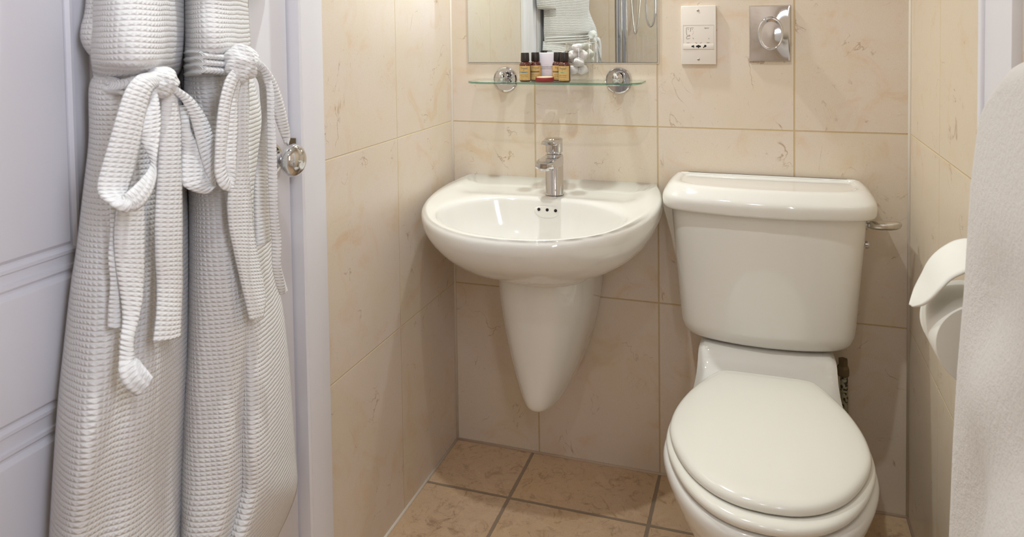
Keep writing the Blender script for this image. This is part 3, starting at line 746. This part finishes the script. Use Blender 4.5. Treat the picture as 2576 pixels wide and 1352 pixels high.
loft('cistern', [[(x, y, z) for x, y in ccon(w, f)] for z, w, f in crom(clev, 36)], M['ceramic'], tl)
llev = [(0.7640, 0.2215, 0.200), (0.7610, 0.2290, 0.2085), (0.7625, 0.2350, 0.2145), (0.7680, 0.2378, 0.2175), (0.7820, 0.2390, 0.2190), (0.7920, 0.2380, 0.2170), (0.8000, 0.2345, 0.2110), (0.8110, 0.2270, 0.1990), (0.8175, 0.2190, 0.1895), (0.8195, 0.2110, 0.1800), (0.8185, 0.2030, 0.1740), (0.8150, 0.1970, 0.1690), (0.8138, 0.1900, 0.1630), (0.8135, 0.1700, 0.150), (0.8130, 0.12, 0.125), (0.8130, 0.04, 0.105)]
def lidcon(w, f, z, k):
    c = ccon(w, f)
    if k > 8:
        cc = (CX, -0.095); q = 1-(w/0.2215) if k > 9 else 0
        return [(x, -0.095+(y+0.095)*(1-q*0.35) if y > -0.095 else y, z) for x, y in c]
    return [(x, y, z) for x, y in c]
ll2 = crom(llev, 60)
loft('cistern_lid', [lidcon(w, f, z, int(k/59*15)) for k, (z, w, f) in enumerate(ll2)], M['ceramic'], tl)
# flush lever on the right of the cistern
lv = []
for t_, w_, h_ in ((0.0, 0.006, 0.009), (0.12, 0.009, 0.010), (0.35, 0.012, 0.011), (0.65, 0.0115, 0.011), (0.85, 0.009, 0.0095), (0.95, 0.0055, 0.007), (1.0, 0.001, 0.002)):
    x = lerp(1.0800, 1.1455, t_)
    lv.append([(x, -0.105+w_*1.1*math.cos(2*PI*i/20)-0.006*math.sin(PI*t_), 0.7345+0.004*t_+h_*0.85*math.sin(2*PI*i/20)+(0.002 if math.sin(2*PI*i/20) > 0 else 0)) for i in range(20)])
fl = loft('flush_lever', lv, M['satin'], tl)
lathe('lever_spindle', [(0, 0), (0.011, 0), (0.011, 0.004), (0.007, 0.006), (0.007, 0.018), (0, 0.019)], (1.0700, -0.100, 0.7335), (1, 0, 0), M['chrome'], tl, 24)
lathe('side_button', [(0, 0), (0.009, 0), (0.009, 0.005), (0.006, 0.0085), (0, 0.009)], (1.0690, -0.110, 0.690), (1, 0, 0), M['chrome'], tl, 24)
# pan
egg = crom([(0, -0.733), (0.045, -0.727), (0.088, -0.704), (0.126, -0.662), (0.155, -0.606), (0.174, -0.548), (0.181, -0.500), (0.178, -0.440), (0.165, -0.378), (0.145, -0.320), (0.122, -0.272), (0.104, -0.243), (0.086, -0.2325), (0.050, -0.2300), (0, -0.2300)], 90)
def eggc(off=0.0, sy=1.0, cy=-0.49, c=(CX, -0.47)):
    pts = radial(mirror_half(egg, CX), c, NT_); out = []
    for i, (x, y) in enumerate(pts):
        x0, y0 = pts[i-1]; x1, y1 = pts[(i+1) % NT_]
        tx, ty = x1-x0, y1-y0; L = math.hypot(tx, ty) or 1
        out.append((x+ty/L*off, y-tx/L*off))
    return out
def ring(off, z, dome=0.0, tilt=0.0): return [(x, y, z+tilt*(y+0.48)) for x, y in eggc(off)]
cov = [ring(-0.012, 0.3985), ring(-0.003, 0.3985), ring(-0.0004, 0.4005), ring(0.0005, 0.404), ring(-0.0005, 0.4085), ring(-0.004, 0.4130), ring(-0.0095, 0.4158), ring(-0.020, 0.4178), ring(-0.040, 0.4190), ring(-0.065, 0.4196)]
cov = cov[:-2]; last = cov[-1]
cov = [[(x, y if y > -0.47 else -0.47+(y+0.47)*0.925, z) for x, y, z in l] for l in cov]; last = cov[-1]
for s, dz in ((0.93, 0.0010), (0.80, 0.0022), (0.6, 0.0030), (0.3, 0.0034), (0.02, 0.0035)): cov.append([(CX+(x-CX)*s, -0.47+(y+0.47)*s, z+dz) for x, y, z in last])
loft('toilet_lid', cov, M['seat'], tl)
sr = [ring(-0.055, 0.3800), ring(-0.003, 0.3770), ring(0.0035, 0.3790), ring(0.0065, 0.3835), ring(0.0065, 0.3885), ring(0.004, 0.3930), ring(-0.002, 0.3958), ring(-0.012, 0.3968), ring(-0.055, 0.3960)]
so2 = loft('toilet_seat', sr+[sr[0]], M['seat'], tl, False, False)
def panring(off, z, sc_=1.0, cy=-0.42, sy=None):
    sy = sc_ if sy is None else sy
    return [(CX+(x-CX)*sc_, cy+(y-cy)*sy, z) for x, y in eggc(off)]
pan = [panring(-0.055, 0.30), panring(-0.055, 0.370), panring(-0.03, 0.3745), panring(0.002, 0.3745), panring(0.0085, 0.3715), panring(0.0120, 0.3640), panring(0.0125, 0.354), panring(0.0095, 0.343), panring(0.003, 0.325), panring(-0.003, 0.305, 0.985), panring(-0.006, 0.280, 0.93, sy=0.95), panring(-0.008, 0.24, 0.83, sy=0.88), panring(-0.010, 0.19, 0.72, sy=0.79), panring(-0.012, 0.13, 0.62, sy=0.70), panring(-0.012, 0.07, 0.58, sy=0.66), panring(-0.006, 0.02, 0.585, sy=0.67), panring(-0.004, 0.0005, 0.59, sy=0.68)]
loft('pan', pan, M['ceramic'], tl, True, True)
# shelf that carries the cistern and runs down to the floor
def shelf_half(w, f): return [(0, -f), (w*0.8, -f), (w*0.96, -f+0.012), (w, -f+0.04), (w*0.985, -0.22), (w*0.965, -0.12), (w*0.95, -0.03)]
NS = 25; sv = []; sf = []
rows = [(-0.030, 0.4375), (-0.120, 0.4375), (-0.150, 0.4370), (-0.163, 0.4340), (-0.172, 0.4260), (-0.180, 0.4130), (-0.190, 0.4010), (-0.205, 0.3920), (-0.225, 0.3860), (-0.260, 0.3800), (-0.300, 0.3760), (-0.345, 0.3730)]
lps = []
for y, z in rows:
    w_ = interp([(-0.40, 0.166), (-0.30, 0.159), (-0.20, 0.154), (-0.12, 0.150), (-0.03, 0.148)], y)
    top = []; 
    for i in range(NS):
        u = -1+2*i/(NS-1)
        e_ = max(0.0, (abs(u)-0.90)/0.10)
        top.append((CX+u*w_, y, z-0.010*(1-math.sqrt(max(0, 1-e_*e_)))))
    low = interp([(-0.345, 0.33), (-0.2, 0.22), (-0.12, 0.18), (-0.03, 0.16)], y)
    side_r = [(CX+w_*1.0, y, z-0.02), (CX+w_*0.93, y, lerp(z, low, 0.55)), (CX+w_*0.70, y, low)]
    side_l = [(CX-w_*0.70, y, low), (CX-w_*0.93, y, lerp(z, low, 0.55)), (CX-w_*1.0, y, z-0.02)]
    lps.append(top+side_r+side_l)
loft('pan_shelf', lps, M['ceramic'], tl, angle=50)
lps = []
for z, w_, f_, b_ in ((0.30, 0.095, -0.34, -0.06), (0.2, 0.09, -0.36, -0.08), (0.08, 0.098, -0.36, -0.10), (0.02, 0.104, -0.37, -0.10), (0.0005, 0.106, -0.37, -0.10)):
    lps.append([(CX+w_*a, lerp(f_, b_, b), z) for a, b in ((-1, 0), (-1, .3), (-1, .7), (-.9, .97), (-.6, 1), (0, 1), (.6, 1), (.9, .97), (1, .7), (1, .3), (1, 0), (0, 0))])
loft('foot', lps, M['ceramic'], tl, angle=50)
# water inlet valve at the right below the cistern
vx, vy = 1.028, -0.062
vp = empty('supply_valve', (vx, vy, 0.2), 'corroded brass valve on a flaking white supply pipe below the right of the cistern', 'valve')
lathe('valve_nut', [(0.0, 0.0), (0.0125, 0.0), (0.0150, 0.004), (0.0150, 0.018), (0.0125, 0.0225), (0.011, 0.024), (0.011, 0.040), (0.0, 0.040)], (vx, vy, 0.358), (0, 0, 1), M['wet'], vp, 6, 20)
tube('supply_pipe', [(vx+0.002, vy, 0.362), (vx+0.003, vy, 0.30), (vx+0.004, vy, 0.24), (vx+0.004, vy+0.01, 0.19), (vx+0.004, -0.030, 0.165), (vx+0.004, -0.001, 0.160)], 0.0085, M['pipe'], vp, 16)
# ------------------------------------------------------------------ bathrobes
def sheet(name, rows, nu, nv, xf, mat, parent, thick=0.004, edgeclose=True, top_taper=None, u0=0.0, u1=1.0):
    """rows: (py, pxL, pxR) ; xf(u, py) -> distance from the door"""
    ys = [r[0] for r in rows]; rr_ = crom(rows, 160)
    def atrow(py):
        for a, b in zip(rr_, rr_[1:]):
            if a[0] <= py <= b[0]:
                t_ = (py-a[0])/((b[0]-a[0]) or 1); return lerp(a[1], b[1], t_), lerp(a[2], b[2], t_)
        return rr_[-1][1], rr_[-1][2]
    vs, uv = [], []
    vacc = 0.0; prevc = None
    grid = []
    for j in range(nv):
        py = lerp(rows[0][0], rows[-1][0], j/(nv-1)); L_, R_ = atrow(py)
        row = []
        for i in range(nu):
            u = i/(nu-1); px = lerp(L_, R_, u); row.append(at_x(px, py, xf(u, py)))
        grid.append(row)
    for j in range(nv):
        c = grid[j][nu//2]
        if prevc is not None: vacc += abs(prevc.z-c.z)
        prevc = c; acc = [0.0]
        for i in range(1, nu): acc.append(acc[-1]+(grid[j][i]-grid[j][i-1]).length)
        mid = acc[nu//2]
        for i in range(nu):
            vs.append(grid[j][i]); uv.append((acc[i]-mid+3.0, -vacc+3.0+(grid[j][i].z-c.z)*0.55))
    fs = [(j*nu+i, j*nu+i+1, (j+1)*nu+i+1, (j+1)*nu+i) for j in range(nv-1) for i in range(nu-1)]
    o = mesh(name, vs, fs, mat, parent, True, uv)
    md = o.modifiers.new('thickness', 'SOLIDIFY'); md.thickness = thick; md.offset = -1
    return o
def strap(name, sections, mat, parent, n=60, thick=0.005, bulge=0.004, nu=9, v0=0.0):
    """sections: (pxA,pyA,pxB,pyB,xA,xB) two edges of the flat cotton belt"""
    S = crom(sections, n); vs, uv = [], []; acc = 0; prev = None
    for s in S:
        a = at_x(s[0], s[1], s[4]); b = at_x(s[2], s[3], s[5]); c = (a+b)/2
        if prev is not None: acc += (c-prev).length
        prev = c; w_ = (b-a).length
        for i in range(nu):
            u = i/(nu-1); p = a.lerp(b, u); p.x += bulge*math.sin(PI*u)
            vs.append(p); uv.append((u*w_+v0, acc))
    fs = [(j*nu+i, j*nu+i+1, (j+1)*nu+i+1, (j+1)*nu+i) for j in range(n-1) for i in range(nu-1)]
    o = mesh(name, vs, fs, mat, parent, True, uv)
    md = o.modifiers.new('thickness', 'SOLIDIFY'); md.thickness = thick; md.offset = -1
    return o
def knot(name, px, py, X, rx, ry, rz, mat, parent, seed=1):
    c = at_x(px, py, X); bm = bmesh.new(); bmesh.ops.create_uvsphere(bm, u_segments=40, v_segments=24, radius=1.0)
    for v in bm.verts:
        d = v.co.copy(); k = 1+0.07*math.sin(5*math.atan2(d.z, d.y)+3*d.x+seed)+0.05*math.sin(9*d.y+4*d.z)
        v.co = Vector((d.x*rx*k, d.y*ry*k, d.z*rz*k))+c
    me = bpy.data.meshes.new(name); uvl = bm.loops.layers.uv.new('uv')
    for f in bm.faces:
        for l in f.loops:
            q = l.vert.co-c; l[uvl].uv = (q.y+q.x*0.5, q.z+0.4*q.y)
    bmesh.ops.recalc_face_normals(bm, faces=bm.faces); bm.to_mesh(me); bm.free(); me.materials.append(mat)
    for p in me.polygons: p.use_smooth = True
    return link(name, me, parent)
def prof(u, p=0.5): return max(0.0, math.sin(PI*max(0.0, min(1.0, u))))**p
# ---- left robe
r1 = empty('bathrobe', (0.03, -1.26, 0.40), 'white waffle bathrobe hanging on the door, the left one with the large drooping bow', 'bathrobe', 'bathrobes on the door')
def x_b1(u, py):
    bl_ = 0.105+0.030*sstep(-100, 130, py)-0.055*sstep(150, 205, py)
    return 0.018+bl_*prof(u, 0.55)+0.004*math.sin(u*9+py*0.01)
sheet('robe_top', [(-760, 330, 372), (-620, 290, 410), (-430, 252, 448), (-200, 244, 458), (0, 238, 464), (70, 236, 466), (120, 234, 463), (165, 238, 455), (200, 246, 436), (212, 252, 430)], 70, 150, x_b1, M['robe'], r1)
def x_s1(u, py):
    k = sstep(200, 1350, py)
    f = 0.010*k*math.sin(u*7.5+0.6)+0.006*k*math.sin(u*15+py*0.004)
    return 0.016+(0.085+0.030*k)*prof(u, 0.50)+f+0.003*math.sin(py*0.012+u*3)
sheet('robe_skirt', [(196, 240, 440), (230, 231, 452), (350, 231, 455), (480, 217, 466), (620, 201, 474), (720, 186, 478), (860, 170, 476), (1000, 155, 470), (1150, 144, 462), (1352, 132, 456), (1700, 112, 448)], 80, 200, x_s1, M['robe'], r1)
sheet('robe_sleeve', [(-500, 262, 330), (-300, 246, 330), (-100, 232, 325), (20, 222, 320), (70, 211, 315), (95, 210, 310), (118, 219, 300), (135, 232, 280)], 30, 60, lambda u, py: 0.012+0.045*prof(u, 0.5), M['robe'], r1)
b1 = empty('robe_belt', at_x(405, 205, 0.13), None, None); b1.parent = r1; b1.location = Vector(at_x(405, 205, 0.13))-Vector(r1.location)
bmat = M['belt']
strap('belt_waist', [(233, 186, 238, 228, .030, .030), (252, 188, 250, 222, .060, .060), (275, 196, 270, 226, .090, .090), (305, 200, 300, 226, .112, .112), (340, 190, 335, 224, .125, .125), (390, 186, 385, 226, .132, .132)], bmat, b1, 40, 0.008, 0.006)
strap('belt_waist', [(232, 196, 240, 210, .034, .036), (262, 210, 258, 222, .078, .078), (300, 222, 296, 232, .108, .108)], bmat, b1, 20, 0.010, 0.006)
knot('belt_knot', 402, 208, 0.145, 0.018, 0.024, 0.019, bmat, b1, 1)
strap('belt_loop', [(372, 190, 398, 212, .150, .150), (335, 200, 378, 222, .158, .158), (312, 232, 366, 250, .160, .160), (292, 290, 352, 305, .160, .160), (272, 360, 342, 370, .158, .158), (254, 420, 330, 425, .156, .156), (243, 470, 316, 470, .156, .158), (252, 500, 310, 496, .162, .166), (282, 518, 318, 506, .172, .176), (318, 528, 330, 506, .180, .182)], bmat, b1, 90, 0.005, 0.004)
strap('belt_loop', [(392, 212, 384, 212, .150, .150), (402, 262, 374, 262, .162, .158), (405, 310, 350, 322, .168, .160), (400, 362, 352, 352, .172, .160), (394, 405, 372, 392, .176, .166), (394, 448, 376, 420, .180, .172), (380, 492, 350, 455, .184, .178), (350, 526, 322, 482, .184, .180), (312, 529, 306, 494, .180, .178)], bmat, b1, 90, 0.005, 0.003)
strap('belt_loop', [(418, 200, 410, 222, .140, .140), (452, 222, 442, 240, .146, .144), (488, 250, 462, 262, .150, .146), (522, 300, 482, 305, .154, .148), (538, 350, 500, 372, .156, .150), (542, 400, 516, 430, .156, .152), (545, 440, 532, 462, .156, .154), (540, 474, 528, 476, .154, .152)], bmat, b1, 70, 0.005, 0.003)
strap('belt_loop', [(448, 268, 462, 262, .126, .130), (452, 330, 470, 330, .130, .136), (456, 380, 500, 384, .134, .140), (454, 430, 516, 430, .138, .144), (458, 466, 522, 452, .142, .148), (480, 476, 532, 466, .146, .150), (512, 480, 540, 474, .150, .152)], bmat, b1, 60, 0.005, 0.004)
strap('belt_end', [(408, 222, 430, 222, .132, .134), (402, 300, 445, 300, .136, .138), (396, 420, 448, 420, .138, .140), (388, 540, 450, 540, .140, .140), (388, 640, 450, 640, .142, .140), (392, 720, 450, 720, .142, .140), (390, 790, 448, 790, .146, .142), (382, 862, 446, 848, .150, .144)], bmat, b1, 80, 0.005, 0.004)
strap('belt_end', [(300, 480, 350, 480, .128, .130), (288, 560, 356, 560, .130, .132), (286, 620, 356, 620, .132, .134), (292, 680, 354, 690, .134, .138), (302, 740, 350, 750, .136, .142), (310, 800, 338, 806, .140, .146), (306, 850, 324, 858, .146, .150), (300, 900, 330, 905, .150, .154), (300, 940, 348, 912, .156, .164), (318, 972, 366, 928, .164, .176), (346, 990, 386, 950, .172, .186)], bmat, b1, 110, 0.005, 0.004)
strap('belt_end', [(274, 500, 330, 500, .118, .124), (276, 580, 330, 585, .122, .128), (272, 640, 300, 650, .124, .128), (278, 700, 300, 700, .124, .128), (272, 770, 306, 770, .124, .128), (270, 826, 308, 826, .126, .130)], bmat, b1, 60, 0.005, 0.002)
# ---- right robe
r2 = empty('bathrobe', (0.03, -1.0, 0.40), 'white waffle bathrobe hanging on the door, the right one next to the chrome door knob', 'bathrobe', 'bathrobes on the door')
def x_b2(u, py):
    return 0.018+(0.125+0.012*sstep(0, 100, py)-0.030*sstep(118, 165, py))*prof(u, 0.42)
sheet('robe_top', [(-760, 520, 560), (-600, 492, 590), (-400, 476, 612), (-200, 470, 618), (0, 468, 619), (60, 468, 622), (110, 468, 625), (150, 466, 622), (190, 468, 618)], 60, 150, x_b2, M['robe'], r2)
def x_s2(u, py):
    k = sstep(200, 1200, py)
    fold = 0.022*sstep(520, 1100, py)*math.exp(-((u-0.62+0.10*sstep(500, 1300, py))/0.09)**2)
    f = -fold+0.012*k*math.sin(u*8.0+2.4)
    return 0.016+(0.105+0.028*k)*prof(u, 0.40)+f+0.003*math.sin(py*0.010+u*4)
sheet('robe_skirt', [(165, 470, 620), (230, 468, 640), (300, 470, 655), (380, 474, 664), (460, 478, 670), (540, 480, 680), (640, 480, 688), (720, 479, 697), (800, 477, 710), (880, 474, 719), (960, 468, 726), (1060, 462, 733), (1150, 459, 739), (1225, 456, 743), (1290, 455, 722), (1352, 453, 693), (1450, 450, 650), (1600, 446, 600)], 90, 220, x_s2, M['robe'], r2)
b2 = empty('robe_belt', (0, 0, 0), None, None); b2.parent = r2; b2.location = Vector(at_x(608, 165, 0.15))-Vector(r2.location)
sheet('robe_sleeve', [(-700, 610, 660), (-400, 622, 672), (-200, 628, 676), (-90, 632, 676), (-40, 634, 672), (-25, 638, 664)], 24, 50, lambda u, py: 0.010+0.050*prof(u, 0.5), M['robe'], r2)
for k, (ya, yb) in enumerate(((134, 150), (150, 167), (167, 186))):
    strap('belt_waist', [(460, ya, 460, yb, .060, .060), (470, ya-1, 470, yb-1, .100, .100), (500, ya-2, 500, yb-2, .140, .140), (540, ya+1, 540, yb+1, .152, .152), (580, ya+5, 580, yb+4, .156, .156), (604, ya+8, 604, yb+4, .158, .158), (616, ya+10, 616, yb+6, .140, .140), (624, ya+6, 624, yb+6, .095, .095), (626, ya+2, 626, yb+2, .020, .020)], bmat, b2, 60, 0.005, 0.006)
knot('belt_knot', 607, 160, 0.170, 0.020, 0.026, 0.026, bmat, b2, 4)
strap('belt_loop', [(590, 168, 608, 180, .172, .172), (566, 200, 590, 210, .174, .174), (550, 260, 574, 265, .174, .174), (542, 330, 566, 332, .174, .174), (539, 400, 560, 398, .174, .174), (540, 440, 562, 425, .174, .176), (552, 470, 568, 448, .176, .178), (572, 478, 574, 458, .178, .178)], bmat, b2, 80, 0.004, 0.002)
strap('belt_loop', [(574, 186, 606, 184, .166, .168), (564, 250, 592, 250, .168, .172), (556, 320, 592, 318, .168, .174), (552, 370, 590, 370, .168, .176), (556, 410, 588, 414, .170, .178), (564, 440, 586, 452, .172, .178), (572, 474, 580, 474, .176, .178)], bmat, b2, 70, 0.004, 0.003)
strap('belt_end', [(594, 180, 618, 182, .160, .160), (588, 260, 620, 260, .160, .160), (588, 350, 618, 350, .158, .158), (580, 430, 620, 430, .156, .156), (570, 500, 626, 500, .156, .154), (574, 570, 632, 570, .156, .152), (588, 640, 642, 640, .156, .150), (604, 710, 656, 710, .156, .148), (618, 770, 662, 760, .158, .148), (626, 806, 656, 798, .160, .150)], bmat, b2, 90, 0.004, 0.003)
strap('belt_loop', [(616, 150, 612, 172, .176, .170), (640, 146, 634, 176, .184, .176), (664, 160, 652, 182, .190, .182), (690, 196, 664, 206, .192, .184), (708, 240, 678, 250, .192, .184), (721, 290, 692, 300, .190, .182), (729, 330, 704, 335, .188, .180), (727, 352, 712, 354, .186, .180), (716, 362, 714, 360, .184, .182)], bmat, b2, 80, 0.005, 0.006)
strap('belt_loop', [(616, 182, 618, 200, .162, .158), (640, 172, 638, 192, .166, .160), (664, 190, 650, 210, .168, .158), (678, 240, 654, 250, .168, .154), (684, 300, 658, 305, .166, .150), (686, 380, 650, 380, .160, .146), (686, 470, 640, 470, .156, .142), (684, 540, 640, 545, .152, .140), (682, 606, 644, 622, .150, .140)], bmat, b2, 80, 0.005, 0.004)
strap('belt_end', [(668, 180, 676, 182, .180, .186), (674, 230, 688, 230, .186, .194), (676, 300, 690, 300, .188, .196), (676, 380, 692, 380, .188, .196), (678, 460, 694, 460, .186, .194), (682, 540, 700, 540, .182, .192), (686, 600, 706, 600, .178, .188), (688, 660, 706, 660, .174, .184), (696, 705, 716, 704, .170, .182), (708, 736, 724, 732, .168, .182)], bmat, b2, 90, 0.005, 0.002)
# hook that carries the robes
hk = empty('robe_hook', (0.0, -1.15, 1.66), 'chrome hook high on the door carrying both bathrobes', 'hook')
lathe('hook_plate', [(0, 0), (0.025, 0), (0.025, 0.003), (0, 0.004)], (-0.0049, -1.15, 1.72), (1, 0, 0), M['chrome'], hk, 32)
tube('hook_arm', [(-0.003, -1.15, 1.72), (0.03, -1.15, 1.705), (0.055, -1.15, 1.71), (0.065, -1.15, 1.74)], 0.006, M['chrome'], hk, 12)
# ------------------------------------------------------------------ towel on the right
tw = empty('bath_towel', (1.09, -1.2, 0.5), 'thick white terry towel hanging at the right edge, nearest the camera', 'towel')
NVT, NUT = 150, 70
vs, fs = [], []
Xedge = [(0.42, 1.052), (0.56, 1.056), (0.70, 1.060), (0.79, 1.064), (0.88, 1.070), (1.01, 1.076), (1.08, 1.083), (1.18, 1.095)]
def towel_front(y, z):
    s = (-0.965-y)
    x = interp(Xedge, z)+0.004
    x += 0.028*(1-sstep(-0.002, 0.030, s))**2
    x -= 0.018*sstep(0.03, 0.25, s)*(0.4+0.6*sstep(1.1, 0.7, z))
    x += 0.012*(1+math.sin(z*13+s*7))*sstep(0.02, 0.12, s)*sstep(1.0, 0.82, z)+0.007*(1+math.sin(z*31-s*22+1.0))*sstep(0.03, 0.12, s)*sstep(1.05, 0.8, z)
    return x
def ztp(y): return interp([(-1.60, 1.172), (-1.30, 1.172), (-1.15, 1.166), (-1.06, 1.152), (-1.01, 1.128), (-0.985, 1.100), (-0.965, 1.050)], y)
for i in range(NUT):
    y = lerp(-1.55, -0.965, i/(NUT-1)); zt = ztp(y)
    xf_ = lambda z: towel_front(y, z)
    col = []
    # front bottom -> top, over, then down the back
    for j in range(90):
        z = lerp(0.42, zt-0.030, j/89); col.append((xf_(z), y, z))
    xa = xf_(zt-0.030); xb_ = max(xa+0.05, 1.150-0.02)
    for j in range(1, 20):
        a = PI*j/20; col.append((lerp(xa, xb_, (1-math.cos(a))/2), y, zt-0.030+0.030*math.sin(a)))
    for j in range(40):
        z = lerp(zt-0.030, 0.46, j/39); col.append((xb_+0.004*math.sin(z*20), y, z))
    vs.append(col)
nr = len(vs[0]); V = [p for c in vs for p in c]
fs = [(i*nr+j, i*nr+j+1, (i+1)*nr+j+1, (i+1)*nr+j) for i in range(NUT-1) for j in range(nr-1)]
to = mesh('towel_cloth', V, fs, M['towel'], tw, True)
md = to.modifiers.new('thickness', 'SOLIDIFY'); md.thickness = 0.012; md.offset = 0
tr = empty('towel_rail', (1.12, -1.2, 1.07), 'chrome towel rail on the right wall, hidden inside the hanging towel', 'towel rail')
tube('rail', [(1.12, -1.62, 1.085), (1.12, -1.03, 1.085)], 0.009, M['chrome'], tr, 16)
tube('bracket', [(1.12, -1.60, 1.085), (W, -1.60, 1.085)], 0.008, M['chrome'], tr, 16)
# ------------------------------------------------------------------ toilet roll
RX, RYa, RYb, RZ = 1.118, -0.770, -0.872, 0.775
ro = empty('toilet_roll', (RX, (RYa+RYb)/2, RZ), 'white toilet roll with its folded end lifted, on the right wall behind the towel', 'toilet roll')
lathe('roll', [(0.020, 0.0), (0.0545, 0.0), (0.0560, 0.002), (0.0560, 0.100), (0.0545, 0.102), (0.020, 0.102), (0.020, 0.0)], (RX, RYa, RZ), (0, -1, 0), M['paper'], ro, 64, 40, cap=False)
def sheet2(name, F_, N_, mat, par, n=50, nu=14, thick=0.0025):
    a_ = crom(F_, n); b_ = crom(N_, n); vs = []
    for k in range(n):
        A = at_y(a_[k][0], a_[k][1], a_[k][2]); B = at_y(b_[k][0], b_[k][1], b_[k][2])
        for i in range(nu):
            u = i/(nu-1); q = A.lerp(B, u); q.z += 0.006*math.sin(PI*u)*math.sin(PI*min(1, k/n*1.0)); vs.append(q)
    fs = [(j*nu+i, j*nu+i+1, (j+1)*nu+i+1, (j+1)*nu+i) for j in range(n-1) for i in range(nu-1)]
    o = mesh(name, vs, fs, mat, par, True); md = o.modifiers.new('thickness', 'SOLIDIFY'); md.thickness = thick; md.offset = 0
    return o
sheet2('loose_sheet', [(2490, 640, RYa), (2470, 610, RYa), (2435, 602, RYa), (2400, 608, RYa), (2365, 628, RYa), (2338, 655, RYa), (2318, 692, RYa), (2300, 728, RYa-0.012), (2288, 768, RYa-0.04)],
       [(2500, 720, RYb), (2475, 690, RYb), (2445, 682, RYb), (2415, 692, RYb), (2390, 706, RYb), (2366, 730, RYb), (2345, 752, RYb+0.006), (2322, 768, RYb+0.02), (2296, 773, RYa-0.05)], M['paper'], ro)
hb = empty('roll_holder', (RX, RYa, RZ), 'chrome arm holding the toilet roll to the right wall', 'toilet roll holder')
tube('holder_rod', [(W, RYb-0.02, RZ), (1.14, RYb-0.02, RZ), (RX, RYb-0.016, RZ), (RX, RYb-0.004, RZ), (RX, RYa+0.006, RZ)], 0.006, M['chrome'], hb, 14)
# ------------------------------------------------------------------ shower screen seen in the mirror
sc1 = empty('shower_screen', (0.20, -1.82, 0), 'glass shower screen with a polished chrome post and loop handle, seen only in the mirror', 'shower screen')
ps = bmesh.new(); add_box(ps, 0.140, 0.176, -1.845, -1.795, 0.0, 2.0, 0.008, 4); add_box(ps, 0.176, 0.198, -1.835, -1.805, 0.0, 2.0, 0.004, 3)
bmobj('chrome_post', ps, M['chrome'], sc1, angle=30)
box('glass_panel', 0.198, 0.455, -1.823, -1.817, 0.02, 1.95, M['glass'], sc1)
hc_ = Vector((0.318, -1.795, 1.34))
hp = [(hc_.x+0.022*math.cos(a)*(1-0.3*math.sin(a)), hc_.y, hc_.z+0.145*math.sin(a)) for a in [2*PI*i/48 for i in range(48)]]
tube('loop_handle', hp, 0.0055, M['chrome'], sc1, 12, closed=True)
hs = empty('shower_hose', (0.2, YR+0.03, 1.5), 'thin grey shower hose hanging in a loop, seen only in the mirror', 'shower hose')
tube('hose', crom([(0.075, YR+0.03, 2.0), (0.078, YR+0.03, 1.6), (0.090, YR+0.035, 1.3), (0.112, YR+0.04, 1.15), (0.135, YR+0.035, 1.3), (0.150, YR+0.03, 1.6), (0.152, YR+0.03, 2.0)], 60), 0.0055, M['satin'], hs, 10)
# ------------------------------------------------------------------ downlight fittings
for i, (lx, ly, lw, lz) in enumerate(LIGHTS):
    if i == 0:
        d_ = empty('mirror_light', (lx, 0, lz), 'small chrome wall light above the mirror, out of view above the frame', 'wall light')
        lathe('wall_plate', [(0.0, 0.0), (0.035, 0.0), (0.035, 0.006), (0.0, 0.008)], (lx, 0, lz+0.06), (0, -1, 0), M['chrome'], d_, 32, 40)
        tube('arm', [(lx, -0.004, lz+0.06), (lx, -0.07, lz+0.07), (lx, -0.12, lz+0.06), (lx, ly, lz+0.035)], 0.005, M['chrome'], d_, 12)
        lathe('lamp_head', [(0.010, 0.030), (0.020, 0.020), (0.034, -0.004), (0.0355, -0.004), (0.022, 0.022), (0.0, 0.036)], (lx, ly, lz), (0, 0, 1), M['chrome'], d_, 40, 40, cap=False)
        continue
    d_ = empty('downlight', (lx, ly, CEIL-0.01), ('recessed chrome ceiling downlight over the door side of the room', 'recessed chrome ceiling downlight nearest the shower, behind the camera')[i-1], 'ceiling light', 'ceiling downlights')
    lathe('bezel', [(0.034, 0.0), (0.045, 0.0), (0.045, 0.006), (0.040, 0.010), (0.034, 0.008), (0.034, 0.0)], (lx, ly, CEIL), (0, 0, -1), M['chrome'], d_, 40, 40, cap=False)
